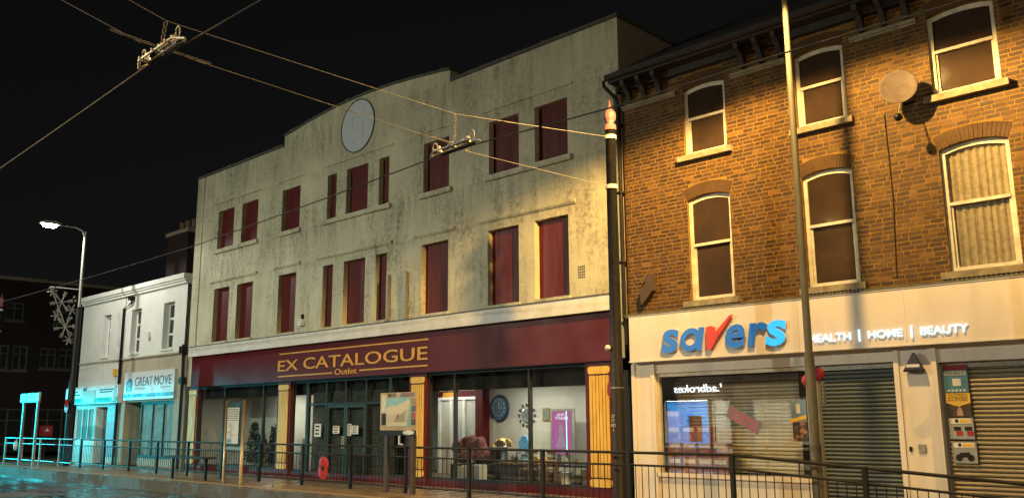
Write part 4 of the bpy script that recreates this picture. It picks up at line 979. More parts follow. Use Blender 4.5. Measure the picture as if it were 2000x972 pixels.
# poster column in front of the last shutter
PX0, PX1 = -5.30, -4.92
pt = thing('poster_board', 'blue and white poster with five stars, topmost in the column on the shutter', 'poster', (-5.1, 0, 2.0))
B(PX0, PX1, .05, .07, 1.97, 2.43).build('sheet', M('teal poster', (.07, .20, .29), (.05, .15, .24), .5), pt)
B(PX0, PX1, .044, .0495, 2.34, 2.43).build('red_heading', M('dark red heading', (.25, .02, .03)), pt); B(PX0 + .02, PX1 - .02, .042, .0435, 2.25, 2.33).build('heading_plate', M('grey plate', (.35, .4, .42)), pt)
text(pt, 'FEEDBACK', PX0 + .04, PX1 - .04, 2.265, 2.315, .0415, 'frame_dark', .003, .002, name='lettering')
for k in range(5): B(PX0 + .05 + k * .062, PX0 + .085 + k * .062, .044, .0495, 1.99, 2.02).build('star', 'steelwhite', pt)
B(PX0 + .14, PX0 + .27, .044, .0495, 2.08, 2.20).build('white_square', 'steelwhite', pt)
pt = thing('poster_board', 'black poster with a yellow heading ALCOHOL AVAILABLE IN STORE', 'poster', (-5.1, 0, 1.6))
B(PX0 + .01, PX1 + .01, .05, .07, 1.57, 1.96).build('sheet', M('black poster', (.02, .018, .02), (.10, .06, .04), .5, scale=9), pt)
MB().prism([(PX0 + .01, 1.80), (PX0 + .2, 1.74), (PX1 + .01, 1.80), (PX1 + .01, 1.96), (PX0 + .01, 1.96)], .044, .0495).build('heading', 'yellow', pt)
for i, b_ in enumerate(('ALCOHOL', 'AVAILABLE', 'IN-STORE')): text(pt, b_, PX0 + .05, PX1 - .03, 1.915 - i * .043, 1.948 - i * .043, .0435, 'frame_dark', .003, .002, name='lettering')
MB().prism([(-5.14, 1.59), (-5.04, 1.59), (-5.05, 1.68), (-5.08, 1.74), (-5.10, 1.74), (-5.13, 1.68)], .046, .0495).build('bottle_print', M('skin tone print', (.5, .3, .2)), pt)
pcol = [(M('silver poster', (.34, .36, .38), (.25, .28, .32), .5), 'silver poster with two red price tags on the shutter column', 1.21), (M('grey poster', (.30, .33, .36), (.22, .25, .28), .5), 'grey poster with a dark motorbike shape, lowest in the shutter column', .82)]
for i, (mt, lb, zb) in enumerate(pcol):
    pt = thing('poster_board', lb, 'poster', (-5.1, 0, zb)); x0 = PX0 + .02 + .01 * i; B(x0, x0 + .38, .05, .07, zb, zb + .345).build('sheet', mt, pt)
    B(x0 + .03, x0 + .35, .044, .0495, zb + .25, zb + .33).build('heading', 'white', pt); B(x0 + .17, x0 + .33, .042, .0435, zb + .265, zb + .315).build('yellow_logo', 'yellow', pt); B(x0 + .10, x0 + .15, .042, .0435, zb + .27, zb + .32).build('black_logo', 'black', pt)
    if i == 0:
        for k in (0, 1): B(x0 + .07 + k * .17, x0 + .18 + k * .17, .044, .0495, zb + .14, zb + .2).build('toy_print', 'black', pt); B(x0 + .10 + k * .17, x0 + .2 + k * .17, .042, .0435, zb + .06, zb + .13).build('price_tag', 'red', pt)
    else:
        bk_ = MB()
        for cx_ in (.10, .28): bk_.lathe([(.055, 0), (.055, -.004)], (x0 + cx_, .0495, zb + .09), 14, 'Y')
        bk_.prism([(x0 + .08, zb + .1), (x0 + .3, zb + .1), (x0 + .26, zb + .18), (x0 + .12, zb + .17)], .044, .049); bk_.build('motorbike_print', 'black', pt)

# ================================================================== STREET LAMPS
def street_lamp(label, x, y, zb, zt, dy, color, power, size, blend, bowl, decor=None, kind='pole_paint', wide=.10, thin=.07, lk='SPOT', batwing=0):
    t = thing('street_lamp', label, 'street lamp', (x, y, zb))
    p_ = MB(); p_.lathe([(wide, 0), (wide, 1.25), (wide * .99, 1.27), (wide * .85, 1.3), (wide * .84, 2.7), (thin, 2.75), (thin * .8, zt - zb - .1), (thin * .8, zt - zb)], (x, y, zb), 14)
    po = p_.build('pole', kind, t, True)
    B(x - .05, x + .05, y - wide - .012, y - wide + .03, zb + .45, zb + 1.05).build('access_door', kind, po)
    s_ = -1 if dy < 0 else 1
    MB().tube([(x, y, zt - .25), (x, y + s_ * .12, zt + .02), (x, y + s_ * .4, zt + .12), (x, y + dy - s_ * .3, zt + .13)], [.045, .042, .038, .035], 8).build('arm', kind, t, True)
    h = MB(); yy = y + dy
    h.prism([(yy - .42 * 1, zt + .10), (yy - .36, zt + .20), (yy + .1, zt + .24), (yy + .34, zt + .19), (yy + .38, zt + .10)], x - .13, x + .13, 'X')
    h.build('lamp_head', 'galv', t)
    bb_ = MB().lathe([(.04, -.11), (.10, -.09), (.14, -.03), (.14, .03)], (0, 0, 0), 16); bb_.v = [(x + a * .95, yy - .04 + b * 2.1, zt + .07 + c) for a, b, c in bb_.v]; bb_.build('lamp_bowl', bowl, t, True)
    if lk == 'SPOT':
        lo_ = light('lamp_light', 'SPOT', (x, yy - .05, zt - .14), power, color, t, spot_size=R(size), spot_blend=blend, shadow_soft_size=.09)
        if batwing:      # road lantern optics throw more light along the street than across it
            ld = lo_.data; ld.use_nodes = True; N, L = ld.node_tree.nodes, ld.node_tree.links
            em = [n for n in N if n.type == 'EMISSION'][0]; ge = N.new('ShaderNodeNewGeometry'); sp = N.new('ShaderNodeSeparateXYZ'); L.new(ge.outputs['Incoming'], sp.inputs[0])
            ab_ = _math(N, L, 'ABSOLUTE', sp.outputs[0]); mr_ = N.new('ShaderNodeMapRange'); mr_.inputs[1].default_value = .30; mr_.inputs[2].default_value = .90; mr_.inputs[3].default_value = .85; mr_.inputs[4].default_value = batwing; L.new(ab_, mr_.inputs[0]); L.new(mr_.outputs[0], em.inputs['Strength'])
    else:
        ld = light('lamp_light', 'POINT', (x, yy - .05, zt - .18), power, color, t, shadow_soft_size=.12).data      # shielded lantern: less light above the horizontal
        ld.use_nodes = True; N, L = ld.node_tree.nodes, ld.node_tree.links
        em = [n for n in N if n.type == 'EMISSION'][0]; ge = N.new('ShaderNodeNewGeometry'); sp = N.new('ShaderNodeSeparateXYZ'); L.new(ge.outputs['Incoming'], sp.inputs[0])
        mr_ = N.new('ShaderNodeMapRange'); mr_.inputs[1].default_value = -.20; mr_.inputs[2].default_value = .04; mr_.inputs[3].default_value = 1.25; mr_.inputs[4].default_value = .58; L.new(sp.outputs[2], mr_.inputs[0]); L.new(mr_.outputs[0], em.inputs['Strength'])
    return t
street_lamp('tall weathered street lamp standing before the pale shop fascia', -6.59, -2.2, PV, 8.95, -1.35, SODIUM, P_SODIUM, 164, .20, m_emit('sodium bowl', SODIUM, 25), batwing=3.2, wide=.09, thin=.062)
street_lamp('street lamp with a bright white head and a snowflake decoration', -37.25, -2.35, PF, 9.25, -1.35, LED, P_LED_LEFT, 172, .15, m_emit('led bowl', (1, .98, .9), 60), kind='galv')
street_lamp('white street lamp on the opposite pavement', -29.0, -20.6, -.22, 9.6, 1.35, (.93, 1.0, .80), P_LED_OPP, 174, .08, m_emit('led bowl opposite', (1, .95, .8), 40), kind='galv', lk='POINT')
street_lamp('white street lamp on the opposite pavement nearer the viewer', 3.5, -20.6, -.22, 9.6, 1.35, (1, .88, .62), P_OPP2, 174, .08, bpy.data.materials['led bowl opposite'], kind='galv', lk='POINT')
street_lamp('orange street lamp on the opposite pavement', -15.5, -20.6, -.22, 9.6, 1.35, SODIUM, P_OPP3, 146, .12, bpy.data.materials['sodium bowl'], kind='galv')
# black sleeve on the lower part of the decorated lamp and its snowflake motif
lamp2 = [o for o in bpy.data.objects if o.name.startswith('street_lamp') and 'snowflake' in o.get('label', '')][0]
MB().lathe([(.13, 0), (.13, 3.2), (.115, 3.3), (.115, 6.1), (.09, 6.2)], (-37.25, -2.35, PF), 14).build('sleeve', 'black', lamp2, True)
B(-37.42, -37.32, -2.45, -2.3, 5.3, 5.45).build('socket_box', 'steelwhite', lamp2)
sn = thing('snowflake_decoration', 'white rope light snowflake decoration on the lamp column', 'decoration', (-37.25, -3.0, 4.7))
wh = M('rope light white', (.34, .33, .30), rough=.5)
f_ = MB(); f_.tube([(-37.25, -2.4, 6.86), (-37.25, -3.5, 6.86)], .02, 6); f_.tube([(-37.25, -3.48, 6.86), (-37.25, -2.55, 4.78)], .022, 6); f_.tube([(-37.25, -2.35, 4.78), (-37.25, -2.6, 4.72)], .02, 6); f_.build('bracket', wh, sn)
for (y, z, r_, fancy) in ((-3.40, 6.70, .20, 0), (-3.02, 6.30, .42, 1), (-2.60, 6.03, .24, 0), (-3.16, 5.76, .22, 0), (-2.80, 5.32, .42, 1), (-2.64, 4.82, .20, 0), (-2.55, 6.55, .04, 0), (-2.6, 5.7, .04, 0), (-2.5, 6.4, .05, 0)):
    s_ = MB()
    for k in range(6):
        t = R(60 * k + 12); a = (-37.28, y, z); b = (-37.28, y + math.cos(t) * r_, z + math.sin(t) * r_); s_.tube([a, b], .024 if r_ > .1 else .03, 6)
        if fancy:
            for fr_ in (.55, .8):
                c_ = (-37.28, y + math.cos(t) * r_ * fr_, z + math.sin(t) * r_ * fr_)
                for d_ in (-.6, .6): s_.tube([c_, (-37.28, c_[1] + math.cos(t + d_) * r_ * .28, c_[2] + math.sin(t + d_) * r_ * .28)], .018, 5)
    s_.build('star', wh, sn)

# turquoise light, with an unseen shelter added around it to cut its upper rays
sh = thing('added_shelter', 'added unseen island platform shelter hooding its turquoise light', 'shelter', (-54, -7.8, RD))
B(-57, -51.6, -8.7, -6.9, RD - .05, PF).build('island', 'kerb', sh)
B(-56.6, -52.0, -8.6, -6.9, 3.36, 3.46).build('roof', 'frame_dark', sh); B(-52.0, -51.92, -8.6, -6.9, 3.186, 3.46).build('light_cutoff_beam', 'frame_dark', sh)  # beam added before the lamp to cut its light at sign height
B(-56.6, -52.0, -6.9, -6.86, 3.19, 3.46).build('side_beam', 'frame_dark', sh)
for x in (-56.4, -52.3): MB().tube([(x, -8.45, PF), (x, -8.45, 3.36)], .05).build('post', 'galv', sh)
B(-56.3, -52.4, -8.42, -8.40, .5, 2.3).build('back_glass', 'glass', sh)
MB().lathe([(.10, 0), (.10, -.04)], (-53.2, -7.8, 3.34), 14).build('lamp_disc', m_emit('turquoise lamp', (.25, .95, 1), 120), sh)
_d = Vector((math.cos(R(25)), math.sin(R(25)), -.05))
light('shelter_light', 'SPOT', (-53.2, -7.8, 3.22), P_CYAN, CYAN, sh, rot=_d.to_track_quat('-Z', 'Y').to_euler(), spot_size=R(46), spot_blend=.7, shadow_soft_size=.07)

# ================================================================== OVERHEAD LINE
def ov_pole(label, x, y, zb, zt):
    t = thing('overhead_line_pole', label, 'pole', (x, y, zb), 'overhead line poles')
    p_ = MB(); p_.lathe([(.15, 0), (.15, .3), (.13, .32), (.125, 2.6), (.115, 2.63), (.10, zt - zb)], (x, y, zb), 16); p_.build('shaft', 'black', t, True)
    MB().lathe([(.125, 0), (.125, .10), (.09, .13), (.06, .15), (.115, .22), (.13, .30), (.115, .38), (.06, .44), (.035, .46), (.022, .62), (.006, .66)], (x, y, zt - .02), 16).build('finial', 'pink', t, True)
    for z in (zt - .17, zt - 1.20):
        MB().lathe([(.125, -.04), (.125, .04)], (x, y, z), 16).build('clamp_band', 'insul', t)
    return t
ZT = 7.32
po = ov_pole('black overhead line pole with pink finial between the two shopfronts', -10.52, -2.15, PV, ZT)
MB().lathe([(.133, -.012), (.133, .012)], (-10.52, -2.15, 2.16), 16).build('strap', 'galv', po)
MB().ball((-10.62, -2.29, 2.92), .06).build('lamp_sensor', 'steelwhite', po, True)
for i, b_ in enumerate(('CF', '17', '182', 'A')):
    wd = {1: .035, 2: .07, 3: .105}[len(b_)]
    text(po, b_, -10.54 - wd / 2, -10.54 + wd / 2, 1.60 - i * .085, 1.66 - i * .085, -2.282, 'steelwhite', .0, .004, name='stencil_number')
ov_pole('black overhead line pole with pink finial at the picture edge', -47.55, -2.2, PV, 7.15)
def wire(name, label, pts, r_, mat, cat='wire', group=None):
    cps = []
    for a, b in zip(pts, pts[1:]):
        a, b = Vector(a), Vector(b); n = 10; ln = (b - a).length
        for k in range(n): t = k / n; p = a.lerp(b, t); p.z -= .0006 * ln * ln * 4 * t * (1 - t) * .25; cps.append(tuple(p))
    cps.append(tuple(pts[-1])); return tag(MB().tube(cps, r_, 6).build(name, mat, None, True), label, cat, group)
cw = M('copper wire', (.06, .055, .05), rough=.8); sw = M('steel wire', (.22, .21, .19), rough=.8)
wire('contact_wire', 'dark overhead tram wire crossing in front of the boarded windows', [(-120, -5.93, 5.85), (-35, -5.93, 5.80), (-20.4, -5.97, 5.79), (-10.05, -6.8, 5.78), (-6.95, -6.56, 5.79), (-4.46, -6.59, 5.8), (20, -6.6, 5.8)], .011, cw, 'wire', 'overhead tram wires')
wire('contact_wire', 'overhead tram wire crossing the black sky at the corner', [(-110, -11.3, 5.85), (-40, -11.4, 5.82), (-16.3, -11.5, 5.79), (-10.2, -11.72, 5.78), (-7.72, -11.64, 5.8), (20, -11.6, 5.8)], .010, cw, 'wire', 'overhead tram wires')
I2 = Vector((-10.08, -6.8, 5.80)); I1 = Vector((-9.78, -11.74, 5.80))
top2 = (-10.10, -6.78, 6.39); top1 = (-9.80, -11.70, 6.24)
wire('span_wire', 'upper steel span wire running to the pole with the pink finial', [(-10.52, -2.25, ZT - .17), top2, top1, (-9.4, -17.5, 7.4)], .005, sw)
wire('span_wire', 'lower steel span wire carrying the wire clamps', [(-10.52, -2.25, ZT - 1.20), (-10.12, -6.55, 5.83)], .005, sw)
wire('span_wire', 'span wire between the two insulator assemblies', [(-10.06, -7.05, 5.86), (-9.80, -11.40, 5.86)], .005, sw)
wire('span_wire', 'span wire leaving the corner insulator towards the street', [(-9.77, -11.98, 5.86), (-9.4, -17.5, 7.0)], .005, sw)
def link_loop(mb, a, b, wd=.022, r_=.006):
    a, b = Vector(a), Vector(b); d = (b - a).normalized(); u = d.cross(Vector((0, 0, 1)))
    if u.length < .1: u = d.cross(Vector((1, 0, 0)))
    u = u.normalized() * wd; e = d * wd
    mb.tube([tuple(p) for p in (a, a + e + u, b - e + u, b, b - e - u, a + e - u, a)], r_, 5)
def insulator(label, c, top, ax, toL, toR):
    t = thing('section_insulator', label, 'insulator', c, 'overhead line section insulators')
    ax = Vector(ax).normalized(); sd = Vector((-ax.y, ax.x, 0)); U = Vector((0, 0, 1))
    L_ = .62
    for s_ in (-1, 1):
        MB().tube([tuple(c + ax * -L_ + U * .0), tuple(c + ax * -.45 + sd * s_ * .07 + U * .04), tuple(c + ax * .45 + sd * s_ * .07 + U * .04), tuple(c + ax * L_)], .016, 6).build('runner', 'insul', t, True)
        MB().tube([tuple(c + ax * -.3 + sd * s_ * .02 - U * .03), tuple(c + ax * .5 + sd * s_ * .03 - U * .02)], .018, 6).build('insulating_rod', 'frame_dark', t, True)
    for p in (-.4, -.05, .3):
        q = c + ax * p; MB().tube([tuple(q - sd * .1 + U * .05), tuple(q + sd * .1 + U * .05)], .015, 6).build('cross_bar', 'insul', t)
        MB().tube([tuple(q + U * .03), tuple(q + U * .07), tuple(q + U * .09), tuple(q + U * .13)], [.05, .05, .03, .03], 8).build('insulator_shed', 'steelwhite', t)
    MB().tube([tuple(c + ax * (.08 * k - .1) + U * .08) for k in range(7)], [.045, .03, .045, .03, .045, .03, .04], 8).build('insulator_body', 'insul', t, True)
    for p in (-.5, .42):
        q = c + ax * p; pts = [tuple(q + ax * (.06 * math.cos(R(a))) + U * (.12 + .09 * math.sin(R(a)))) for a in range(-30, 211, 24)]; MB().tube(pts, .008, 5).build('jumper_loop', 'insul', t)
    m_ = MB(); tp = Vector(top); bt = c + U * .1
    for k in range(4): link_loop(m_, tp.lerp(bt, k / 4), tp.lerp(bt, (k + 1) / 4 + .02))
    m_.build('drop_chain', sw, t)
    m_ = MB()
    for p0, p1 in (toL, toR):
        a, b = Vector(p0), Vector(p1)
        for k in range(3): link_loop(m_, a.lerp(b, k / 3), a.lerp(b, (k + 1) / 3 + .02))
    m_.build('side_chain', sw, t)
insulator('wire section insulator hanging in front of the boarded windows', I2, top2, (1, -.05, 0), ((-10.12, -6.45, 5.84), (-10.09, -6.74, 5.88)), ((-10.06, -7.35, 5.87), (-10.08, -6.86, 5.88)))
insulator('wire section insulator hanging against the black sky', I1, top1, (1, -.02, 0), ((-9.80, -11.10, 5.87), (-9.79, -11.62, 5.88)), ((-9.75, -12.35, 5.90), (-9.78, -11.80, 5.88)))

# ================================================================== PLATFORM FURNITURE
rl = thing('railing', 'black metal railing with upright bars along the back of the platform', 'railing', (-22, -2.5, PF))
PX = [-7.92 - i * 2.118 for i in range(18)]
gal = M('rail paint', (.10, .10, .095), (.06, .06, .055), .35, metal=.2)
def rmat(x): return 'galv' if x < -36.2 else 'black'
for x in PX: B(x - .035, x + .035, -2.535, -2.465, PF, 1.0).build('post', rmat(x), rl)
for a, b in zip(PX[1:], PX):
    m_ = rmat((a + b) / 2)
    for z, r_ in ((.975, .026), (.755, .02), (.09, .02)): MB().tube([(a + .03, -2.5, z), (b - .03, -2.5, z)], r_, 8).build('rail', m_, rl)
    if b > -36.2:
        n = 14
        for k in range(1, n + 1):
            x = a + (b - a) * k / (n + 1); MB().tube([(x, -2.5, .10), (x, -2.5, .75)], .0085, 5).build('baluster', 'black', rl)
        for k in (5, 10) if b < -9 else (7,): x = a + (b - a) * k / 15; MB().tube([(x, -2.5, .76), (x, -2.5, .96)], .009, 5).build('upper_bar', 'black', rl)
rr2 = thing('railing', 'black metal railing sloping down beside the ramp', 'railing', (-5, -2.5, PF))
rz = lambda x: -.066 * (x + 7.92)
RX = [-5.70, -3.48, -1.26]
for x in RX: B(x - .035, x + .035, -2.535, -2.465, PF + rz(x), 1.0 + rz(x)).build('post', 'black', rr2)
pr_ = -7.92
for x in RX:
    for z, r_ in ((.975, .026), (.755, .02), (.09, .02)): MB().tube([(pr_ + .03, -2.5, z + rz(pr_)), (x - .03, -2.5, z + rz(x))], r_, 8).build('rail', 'black', rr2)
    for k in range(1, 15):
        xx = pr_ + (x - pr_) * k / 15; MB().tube([(xx, -2.5, .10 + rz(xx)), (xx, -2.5, .75 + rz(xx))], .0085, 5).build('baluster', 'black', rr2)
    xx = pr_ + (x - pr_) * 8 / 15; MB().tube([(xx, -2.5, .76 + rz(xx)), (xx, -2.5, .96 + rz(xx))], .009, 5).build('upper_bar', 'black', rr2)
    pr_ = x
# station name sign
ns = thing('platform_sign', 'blank blue name board on two steel posts on the platform', 'sign', (-39.2, -3.2, PF))
for x in (-39.87, -38.30): B(x - .05, x + .05, -3.24, -3.16, PF, 2.44).build('post', 'galv', ns)
B(-40.2, -38.15, -3.26, -3.2, 2.43, 2.76).build('board', M('pale board', (.42, .55, .60), rough=.4), ns); B(-40.22, -38.13, -3.2, -3.17, 2.41, 2.78).build('board_back', 'galv', ns)
# timetable board
tt = thing('timetable_board', 'timetable board in a dark frame between two steel posts', 'sign', (-22.98, -3.2, PF))
tp_ = M('bronze post', (.42, .33, .20), (.30, .23, .14), .35, metal=.4)
for x in (-23.42, -22.50): MB().tube([(x, -3.2, PF), (x, -3.2, 2.17)], .045, 10).build('post', tp_, tt, True)
B(-23.36, -22.56, -3.22, -3.18, .92, 2.12).build('frame', 'frame_dark', tt); B(-23.33, -22.70, -3.226, -3.221, .99, 1.97).build('paper', pap, tt); B(-23.34, -22.6, -3.226, -3.221, 2.0, 2.08).build('header_strip', 'frame_teal', tt)
tk = MB()
for k in range(7): tk.box(-23.30, -22.74, -3.229, -3.2265, 1.92 - k * .05, 1.935 - k * .05)
for k in range(16): xx = random.uniform(-23.3, -23.1); tk.box(xx, xx + random.uniform(.1, .3), -3.229, -3.2265, 1.55 - k * .026, 1.558 - k * .026)
tk.build('print', inkm, tt); B(-23.30, -23.05, -3.229, -3.2265, 1.0, 1.13).build('grey_panel', 'galv', tt)
B(-23.38, -22.54, -3.23, -3.17, .84, .90).build('lower_bar', 'galv', tt)
# bench
bn_ = thing('bench', 'backless dark metal bench on the platform', 'bench', (-25.5, -3.2, PF))
for k in range(4): B(-26.85, -24.25, -3.42 + k * .11, -3.335 + k * .11, .55, .595).build('slat', 'frame_dark', bn_)
for x in (-26.48, -24.45): B(x - .035, x + .035, -3.24, -3.17, PF, .55).build('leg', 'black', bn_)
# town map board
mp = thing('map_board', 'town map board with pictures on two brown posts', 'sign', (-16.45, -2.65, PF))
for x in (-16.92, -15.97): B(x - .06, x + .06, -2.68, -2.60, PF, 1.32).build('post', M('brown post', (.055, .035, .028), rough=.5) if x < -16.5 else bpy.data.materials['brown post'], mp)
B(-17.12, -15.80, -2.70, -2.64, 1.26, 2.22).build('panel', M('map border', (.50, .37, .20), (.35, .25, .13), .5, scale=7), mp)
B(-17.12, -15.80, -2.712, -2.701, 1.245, 1.36).build('black_strip', 'black', mp)
ov = MB(); ov.prism([(-16.05 + .20 * math.cos(R(a)), 1.31 + .05 * math.sin(R(a))) for a in range(0, 360, 18)], -2.72, -2.7125); ov.build('white_oval', 'steelwhite', mp)
B(-16.88, -16.0, -2.706, -2.7005, 1.45, 2.10).build('sea_sheet', M('map sea', (.16, .42, .55), (.3, .52, .52), .5, scale=3), mp)
MB().prism([(-16.88, 1.46), (-16.14, 1.46), (-16.10, 1.75), (-16.02, 2.02), (-16.12, 2.05), (-16.32, 1.98), (-16.55, 1.92), (-16.7, 1.93), (-16.88, 1.86)], -2.710, -2.7065).build('land_sheet', M('map land', (.62, .58, .47), (.52, .48, .38), .6, scale=22), mp)
mk_ = MB()
for k in range(9): xx = -16.6 + k * .045; mk_.prism([(xx, 1.55), (xx + .008, 1.55), (xx + .10, 1.66 + .02 * k), (xx + .092, 1.66 + .02 * k)], -2.7125, -2.7105)
mk_.build('map_roads', inkm, mp); B(-16.48, -16.44, -2.7135, -2.7105, 1.62, 1.72).build('map_marker', M('marker red', (.25, .05, .04)), mp)
B(-17.07, -16.90, -2.706, -2.7005, 1.77, 2.16).build('key_sheet', pap, mp); B(-17.06, -16.90, -2.706, -2.7005, 1.48, 1.74).build('dark_sheet', 'frame_dark', mp)
phc = [(.08, .06, .05), (.25, .16, .1), (.45, .43, .4), (.12, .2, .3), (.3, .12, .08), (.2, .18, .2), (.35, .25, .2), (.1, .12, .2), (.4, .1, .08)]
for i, (x, z) in enumerate([(-16.85 + k * .165, 2.12) for k in range(6)] + [(-15.97, 1.95), (-15.97, 1.80), (-15.97, 1.65), (-15.97, 1.5)]): B(x, x + .145, -2.707, -2.7005, z - (.0 if i < 6 else .02), z + .085 if i < 6 else z + .11).build('photo', M('photo print', phc[i % 9], tuple(c * .4 + .05 for c in phc[i % 9]), .5, scale=20, lo=.45, hi=.6), mp)
MB().prism([(-16.45, 1.04), (-16.28, 1.02), (-16.28, 1.05), (-16.40, 1.07), (-16.40, 1.26), (-16.45, 1.26)], -2.69, -2.66).build('leaflet_bracket', 'steelwhite', mp)
# large poppies
bp = M('poppy centre', (.015, .013, .012), rough=.5)
def poppy(label, x, y, z, r_, tilt=0, spread=.62):
    t = thing('remembrance_poppy', label, 'poppy', (x, y, z - r_), 'large plastic poppies')
    for s_ in (-1, 1):
        p = MB(); n = 20; cz_ = z + s_ * r_ * spread * .62; cx_ = x + s_ * tilt
        p.v = [(cx_, y - .014, cz_)]
        for rg, dy_ in ((.5, .011), (1.0, .0)):
            for k in range(n): a = 2 * math.pi * k / n; q = r_ * .78 * rg * (1 + .04 * math.sin(3 * a + s_)); p.v.append((cx_ + q * 1.05 * math.cos(a), y - dy_ - (.004 if s_ > 0 else 0), cz_ + q * .92 * math.sin(a)))
        p.f = [(0, 1 + k, 1 + (k + 1) % n) for k in range(n)] + [(1 + k, 1 + n + k, 1 + n + (k + 1) % n, 1 + (k + 1) % n) for k in range(n)] + [tuple(1 + n + k for k in range(n))]
        p.build('petal', 'red', t)
    MB().lathe([(r_ * .24, 0), (r_ * .22, -.02), (r_ * .1, -.03)], (x, y - .016, z), 14, 'Y').build('centre', bp, t, True)
poppy('red poppy fixed low on the railing before the shop entrance', -19.58, -2.56, .42, .26, .02)
poppy('red poppy on the column of the snowflake lamp', -37.22, -2.52, 2.25, .24)
poppy('red poppy partly hidden behind the weathered lamp post', -6.64, -2.02, 2.22, .155, .07, .5)
poppy('red poppy half hidden behind the black overhead pole', -10.74, -2.0, 2.14, .18, 0, .4)
# strap tag on weathered lamp
B(-6.50, -6.46, -2.02, -1.98, 1.75, 2.15).build('cable_plate', 'galv', [o for o in bpy.data.objects if o.get('label', '').startswith('tall weathered')][0])
# red box on a post and a bag on the railing
rb = thing('post_box', 'small red box on a dark post behind the railing', 'box', (-46.5, 0, PV))
B(-46.66, -46.34, -.25, .25, 1.0, 1.48).build('box_body', M('red enamel', (.30, .02, .02), rough=.4), rb); MB().tube([(-46.5, 0, PV), (-46.5, 0, 1.0)], .06).build('post', 'black', rb); MB().prism([(-.1, 1.22), (.1, 1.22), (0, 1.36)], -46.335, -46.325, 'X').build('white_mark', 'steelwhite', rb)
bg_ = MB().ball((-42.45, -2.56, .66), .17, .8, .5, 1.25, 12, 8, .08); bg_.tube([(-42.45, -2.55, .84), (-42.42, -2.53, .98)], .02)
tag(bg_.build('carrier_bag', M('white bag', (.6, .65, .66), rough=.5), None, True), 'white carrier bag hanging on the railing beside the name board', 'bag')

# ================================================================== SHOP ACROSS THE STREET (seen mirrored in the shop window)
YO = -22.0
op = thing('betting_shop', 'shop across the street with white lit lettering and blue interior', 'shop', (-22, YO, -.22))
fw = holed(-36, -12, -.22, 9, 0, .3, [(-26.1, -23.5, .2, 2.55), (-23.35, -22.3, -.2, 2.55), (-22.1, -17.5, .2, 2.55)])
fw.v = [(x, YO - y, z) for x, y, z in fw.v]; fw.box(-36, -12, YO - 6, YO - 5.6, -.22, 9); fw.box(-36, -12, YO - 6, YO - .31, 3.2, 9); fw.build('wall', 'dark_brick', op)
B(-26.3, -17.3, YO, YO + .12, 2.62, 3.5).build('fascia', M('dark fascia', (.06, .05, .05), rough=.4), op)
text(op, 'Ladbrokes', -25.39, -22.60, 2.87, 3.25, YO + .13, 'lit_opp', .010, .03, .18, per=True, mirror=True)
B(-31, -17.3, YO - 4, YO - 3.9, -.1, 2.9).build('interior_wall', M('blue wall', (.06, .32, .70), (.05, .25, .6), .6), op); B(-31, -17.3, YO - 4, YO - .32, 2.6, 2.7).build('interior_ceiling', 'white', op); B(-31, -17.3, YO - 4, YO - .32, -.2, -.1).build('interior_floor', 'int_floor', op)
B(-23.45, -23.40, YO - 4, YO - .32, -.1, 2.6).build('interior_partition', 'int_wall', op); B(-22.2, -17.3, YO - 2.1, YO - 2.0, -.1, 2.6).build('interior_screen', M('olive wall', (.35, .33, .24)), op)
fr_ = MB()
for x in (-26.1, -23.55, -23.35, -22.36, -22.1, -20.6, -19.3, -17.55): fr_.box(x, x + .06, YO - .1, YO, .2, 2.55)
for a, b in ((-26.04, -23.55), (-23.29, -22.36), (-22.04, -17.55)): fr_.box(a, b, YO - .1, YO, 2.48, 2.55); fr_.box(a, b, YO - .1, YO, .2, .27)
fr_.box(-23.29, -22.36, YO - .1, YO, 1.75, 1.83)
fr_.build('window_frame', 'white', op)
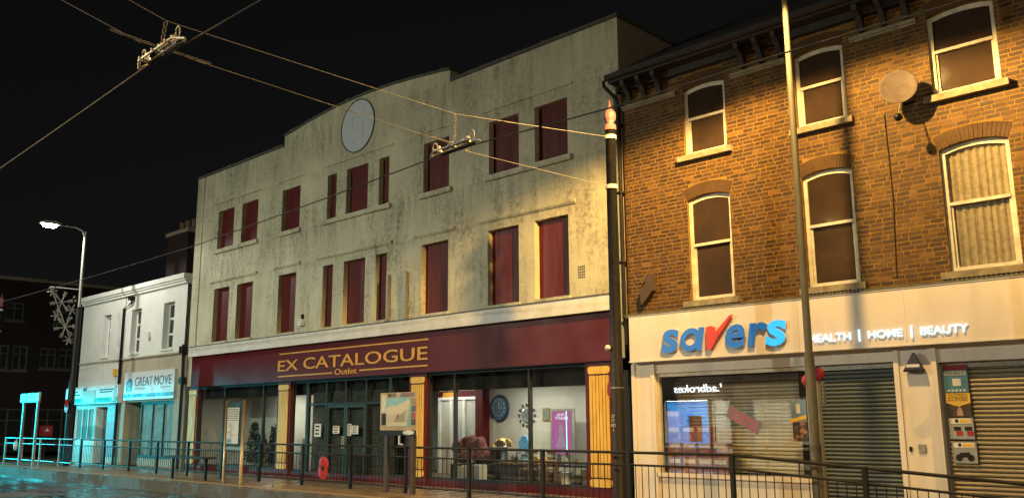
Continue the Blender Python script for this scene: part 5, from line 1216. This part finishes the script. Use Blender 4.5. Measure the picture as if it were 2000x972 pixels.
wp_ = B(-24.75, -24.05, YO - .2, YO - .15, .5, 1.75).build('window_poster', M('red poster', (.35, .05, .06), (.45, .2, .1), .5, scale=3), op); text(wp_, 'ALL', -24.5, -24.3, 1.5, 1.6, YO - .149, 'steelwhite', .006, .004, mirror=True, name='lettering'); text(wp_, 'HORSES', -24.65, -24.15, 1.33, 1.43, YO - .149, 'steelwhite', .006, .004, mirror=True, name='lettering')
for x in (-25.3, -24.0, -22.85, -20.8, -19.0):
    MB().lathe([(.10, 0), (.10, -.04)], (x, YO - .8, 2.6), 12).build('ceiling_spot', m_emit('spot glow %.1f' % x, (1, 1, 1), 12), op)
light('shop_light', 'AREA', (-26.6, YO - 2.4, 2.55), 1900, (.75, .9, 1), op, shape='RECTANGLE', size=5, size_y=2.4)
light('shop_light', 'AREA', (-20.2, YO - 1.0, 2.55), 420, (1, .95, .8), op, shape='RECTANGLE', size=4, size_y=.8)
light('shop_light', 'AREA', (-22.8, YO - 1.0, 2.55), 200, (1, .98, .85), op, shape='RECTANGLE', size=.8, size_y=.8)
pk_ = thing('lit_poster', 'glowing pink poster with reversed white lettering inside the shop window', 'poster', (-15.4, 1.9, .5))
B(-15.82, -15.0, 1.90, 1.94, .66, 1.86).build('frame', 'galv', pk_); B(-15.77, -15.10, 1.892, 1.899, .70, 1.80).build('lit_sheet', m_emit('pink sheet', (.62, .17, .42), .75), pk_)
pw_ = m_emit('poster white', (1, .95, 1), 1.1)
def rtext(body, x0, x1, z0, z1):
    t = text(pk_, body, x0, x1, z0, z1, 1.887, pw_, .01, .003, mirror=True, name='lettering')[0]
rtext('THE BIG', -15.58, -15.32, 1.68, 1.74); rtext('MIGHTY', -15.66, -15.22, 1.58, 1.66)
MB().prism([(-15.50, .85), (-15.30, .88), (-15.36, 1.12), (-15.40, 1.42), (-15.46, 1.48), (-15.52, 1.40), (-15.54, 1.1), (-15.66, .9)], 1.885, 1.8915).build('figure_print', m_emit('poster grey', (.55, .36, .5), .7), pk_)
for x in (-15.75, -15.1): B(x, x + .04, 1.9, 1.94, .055, .66).build('leg', 'galv', pk_)
